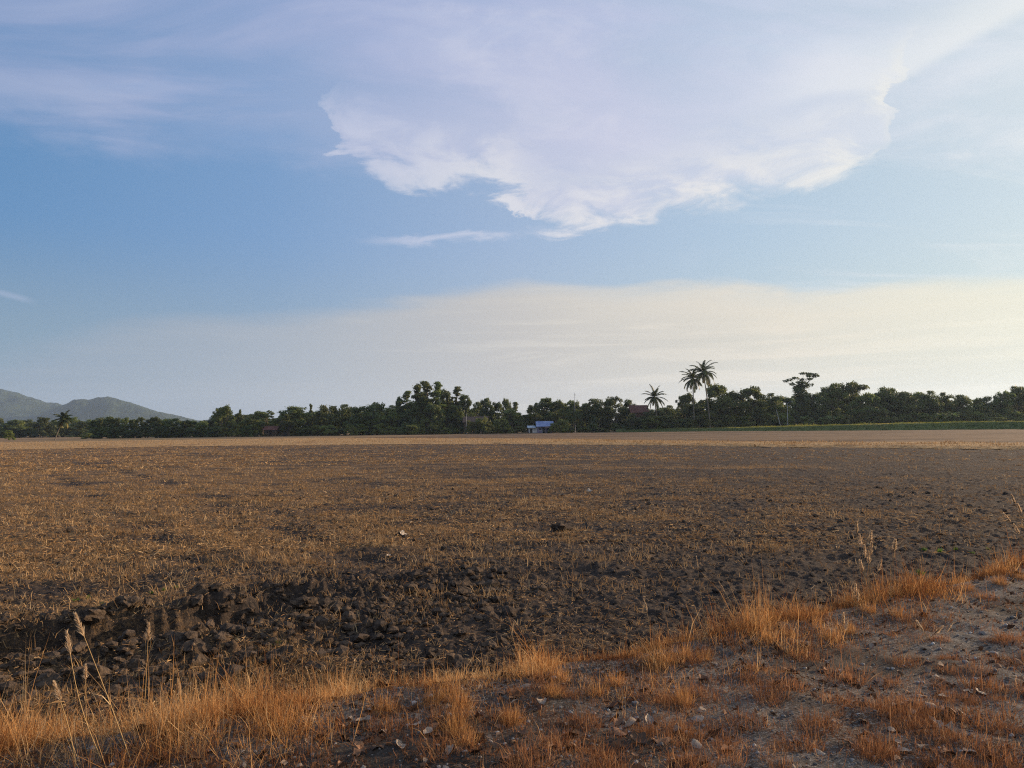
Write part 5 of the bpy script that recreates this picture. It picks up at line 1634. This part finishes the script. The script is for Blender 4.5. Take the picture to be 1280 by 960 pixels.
def pole(px, dist, base, ytop, label, kind):
    root = empty('lamp_post' if kind == 'lamp' else 'pole', at(px, dist, base))
    h = top_z(px, ytop, dist) - base
    tag(root, label, 'lamp post' if kind == 'lamp' else 'pole')
    link('shaft', mesh_np('shaft', *tube([(0, 0, -0.3), (0, 0, h * 0.5), (0, 0, h)], [0.10, 0.085, 0.06], 8), M['plaster']), root)
    if kind == 'lamp':
        link('arm', mesh_np('arm', *tube([(0, 0, h - 0.05), (0.5, -0.2, h + 0.35), (1.2, -0.4, h + 0.4)], [0.05, 0.045, 0.04], 6), M['plaster']), root)
        V = ICO1[0] * np.array([0.45, 0.18, 0.09]) + np.array([1.5, -0.45, h + 0.38])
        link('lamp_head', mesh_np('lamp_head', V, ICO1[1], M['white'], True), root)
    elif kind == 'mast':
        V, F = join([tube([(0, 0, h - 1.6 - 0.02 * k), (s * 0.55, 0, h - 1.6 - 0.02 * k)], [0.03, 0.03], 5) for k in range(1) for s in (-1, 1)] + [tube([(-0.4, 0, h - 0.8), (0.4, 0, h - 0.8)], [0.06, 0.06], 5)])
        link('antenna', mesh_np('antenna', V, F, M['dark']), root)
    return root
pole(985, 246, 1.0, 504, 'street lamp post with pale head in front of the dark trees', 'lamp')
pole(583, 259, 0.0, 517, 'pale pole standing in front of the weathered wooden house', 'plain')
pole(719, 272, 0.0, 491, 'thin mast with antenna rising above the belt', 'mast')
o = pole(976, 247, 1.0, 512, 'pale leaning post under the dark trees near the lamp post', 'plain'); o.rotation_euler = (0, -0.22, 0)

# ------------------------------------------------------------------ hills
def hill(name, prof, dist, depth, label_mat):
    xs = np.linspace(prof[0][0], prof[-1][0], 220)
    ys = np.interp(xs, [p[0] for p in prof], [p[1] for p in prof])
    nv = 46
    v = np.linspace(-1, 1, nv)
    V = np.zeros((nv, len(xs), 3))
    for i, (px, py) in enumerate(zip(xs, ys)):
        q = at(px, dist); h = max(top_z(px, py, dist), 0.0)
        V[:, i, 0] = q.x * (1 + v * depth / dist); V[:, i, 1] = dist + v * depth
        V[:, i, 2] = h * np.cos(np.clip(np.abs(v), 0, 1) * np.pi / 2) ** 1.3
    ridge = fbm(V[..., 0] * 0.006, V[..., 1] * 0.006, 4)
    env = np.sin(np.pi * (v + 1) / 2)[:, None]
    V[..., 2] += V[..., 2] * 0.30 * ridge * np.abs(v)[:, None] ** 0.5 + env * 5.0 * fbm(V[..., 0] * 0.03, V[..., 1] * 0.03, 3) - 1.0
    ii = np.arange(nv * len(xs)).reshape(nv, len(xs))
    q = np.stack([ii[:-1, :-1], ii[:-1, 1:], ii[1:, 1:], ii[1:, :-1]], -1).reshape(-1, 4)
    tag(link(name, mesh_np(name, V.reshape(-1, 3), q, label_mat, True)), kind='structure')
m, T = new_mat('hill_forest')
n1 = T.noise(pos(T), 0.02, 6, 0.7); n2 = T.noise(pos(T), 0.12, 4, 0.7)
M['hill'] = finish(m, T, T.mix(T.rng(n1, 0.35, 0.65), (0.015, 0.028, 0.014), (0.038, 0.055, 0.024)), 0.95, n2, 8.0, 0.8, 0.1)
hill('hill', [(-330, 532), (-250, 512), (-160, 494), (-70, 482), (0, 488), (20, 491), (32, 496), (55, 502), (70, 503), (85, 509), (120, 520), (170, 534), (210, 541)], 4200, 800, M['hill'])
hill('hill', [(10, 540), (50, 520), (75, 507), (84, 504), (92, 499), (103, 498.5), (110, 500), (120, 496.5), (133, 495), (141, 497), (146, 499.5), (160, 503), (180, 509), (200, 515), (216, 518), (245, 525), (290, 533), (330, 537)], 3600, 560, M['hill'])

# ------------------------------------------------------------------ haze
HAZE = 0.9e-4
V, F = box(-4600, 4600, -400, 6200, -3.0, 290.0)
m = bpy.data.materials.new('haze_air'); m.use_nodes = True
m.node_tree.nodes.clear()
T = NT(m.node_tree)
pv = T.n('ShaderNodeVolumePrincipled')
pv.inputs['Color'].default_value = (0.58, 0.75, 1.0, 1.0)
pv.inputs['Density'].default_value = HAZE
pv.inputs['Anisotropy'].default_value = 0.3
o_ = T.n('ShaderNodeOutputMaterial')
m.node_tree.links.new(pv.outputs[0], o_.inputs['Volume'])
hz = tag(link('haze', mesh_np('haze', V, F, m)), kind='stuff')
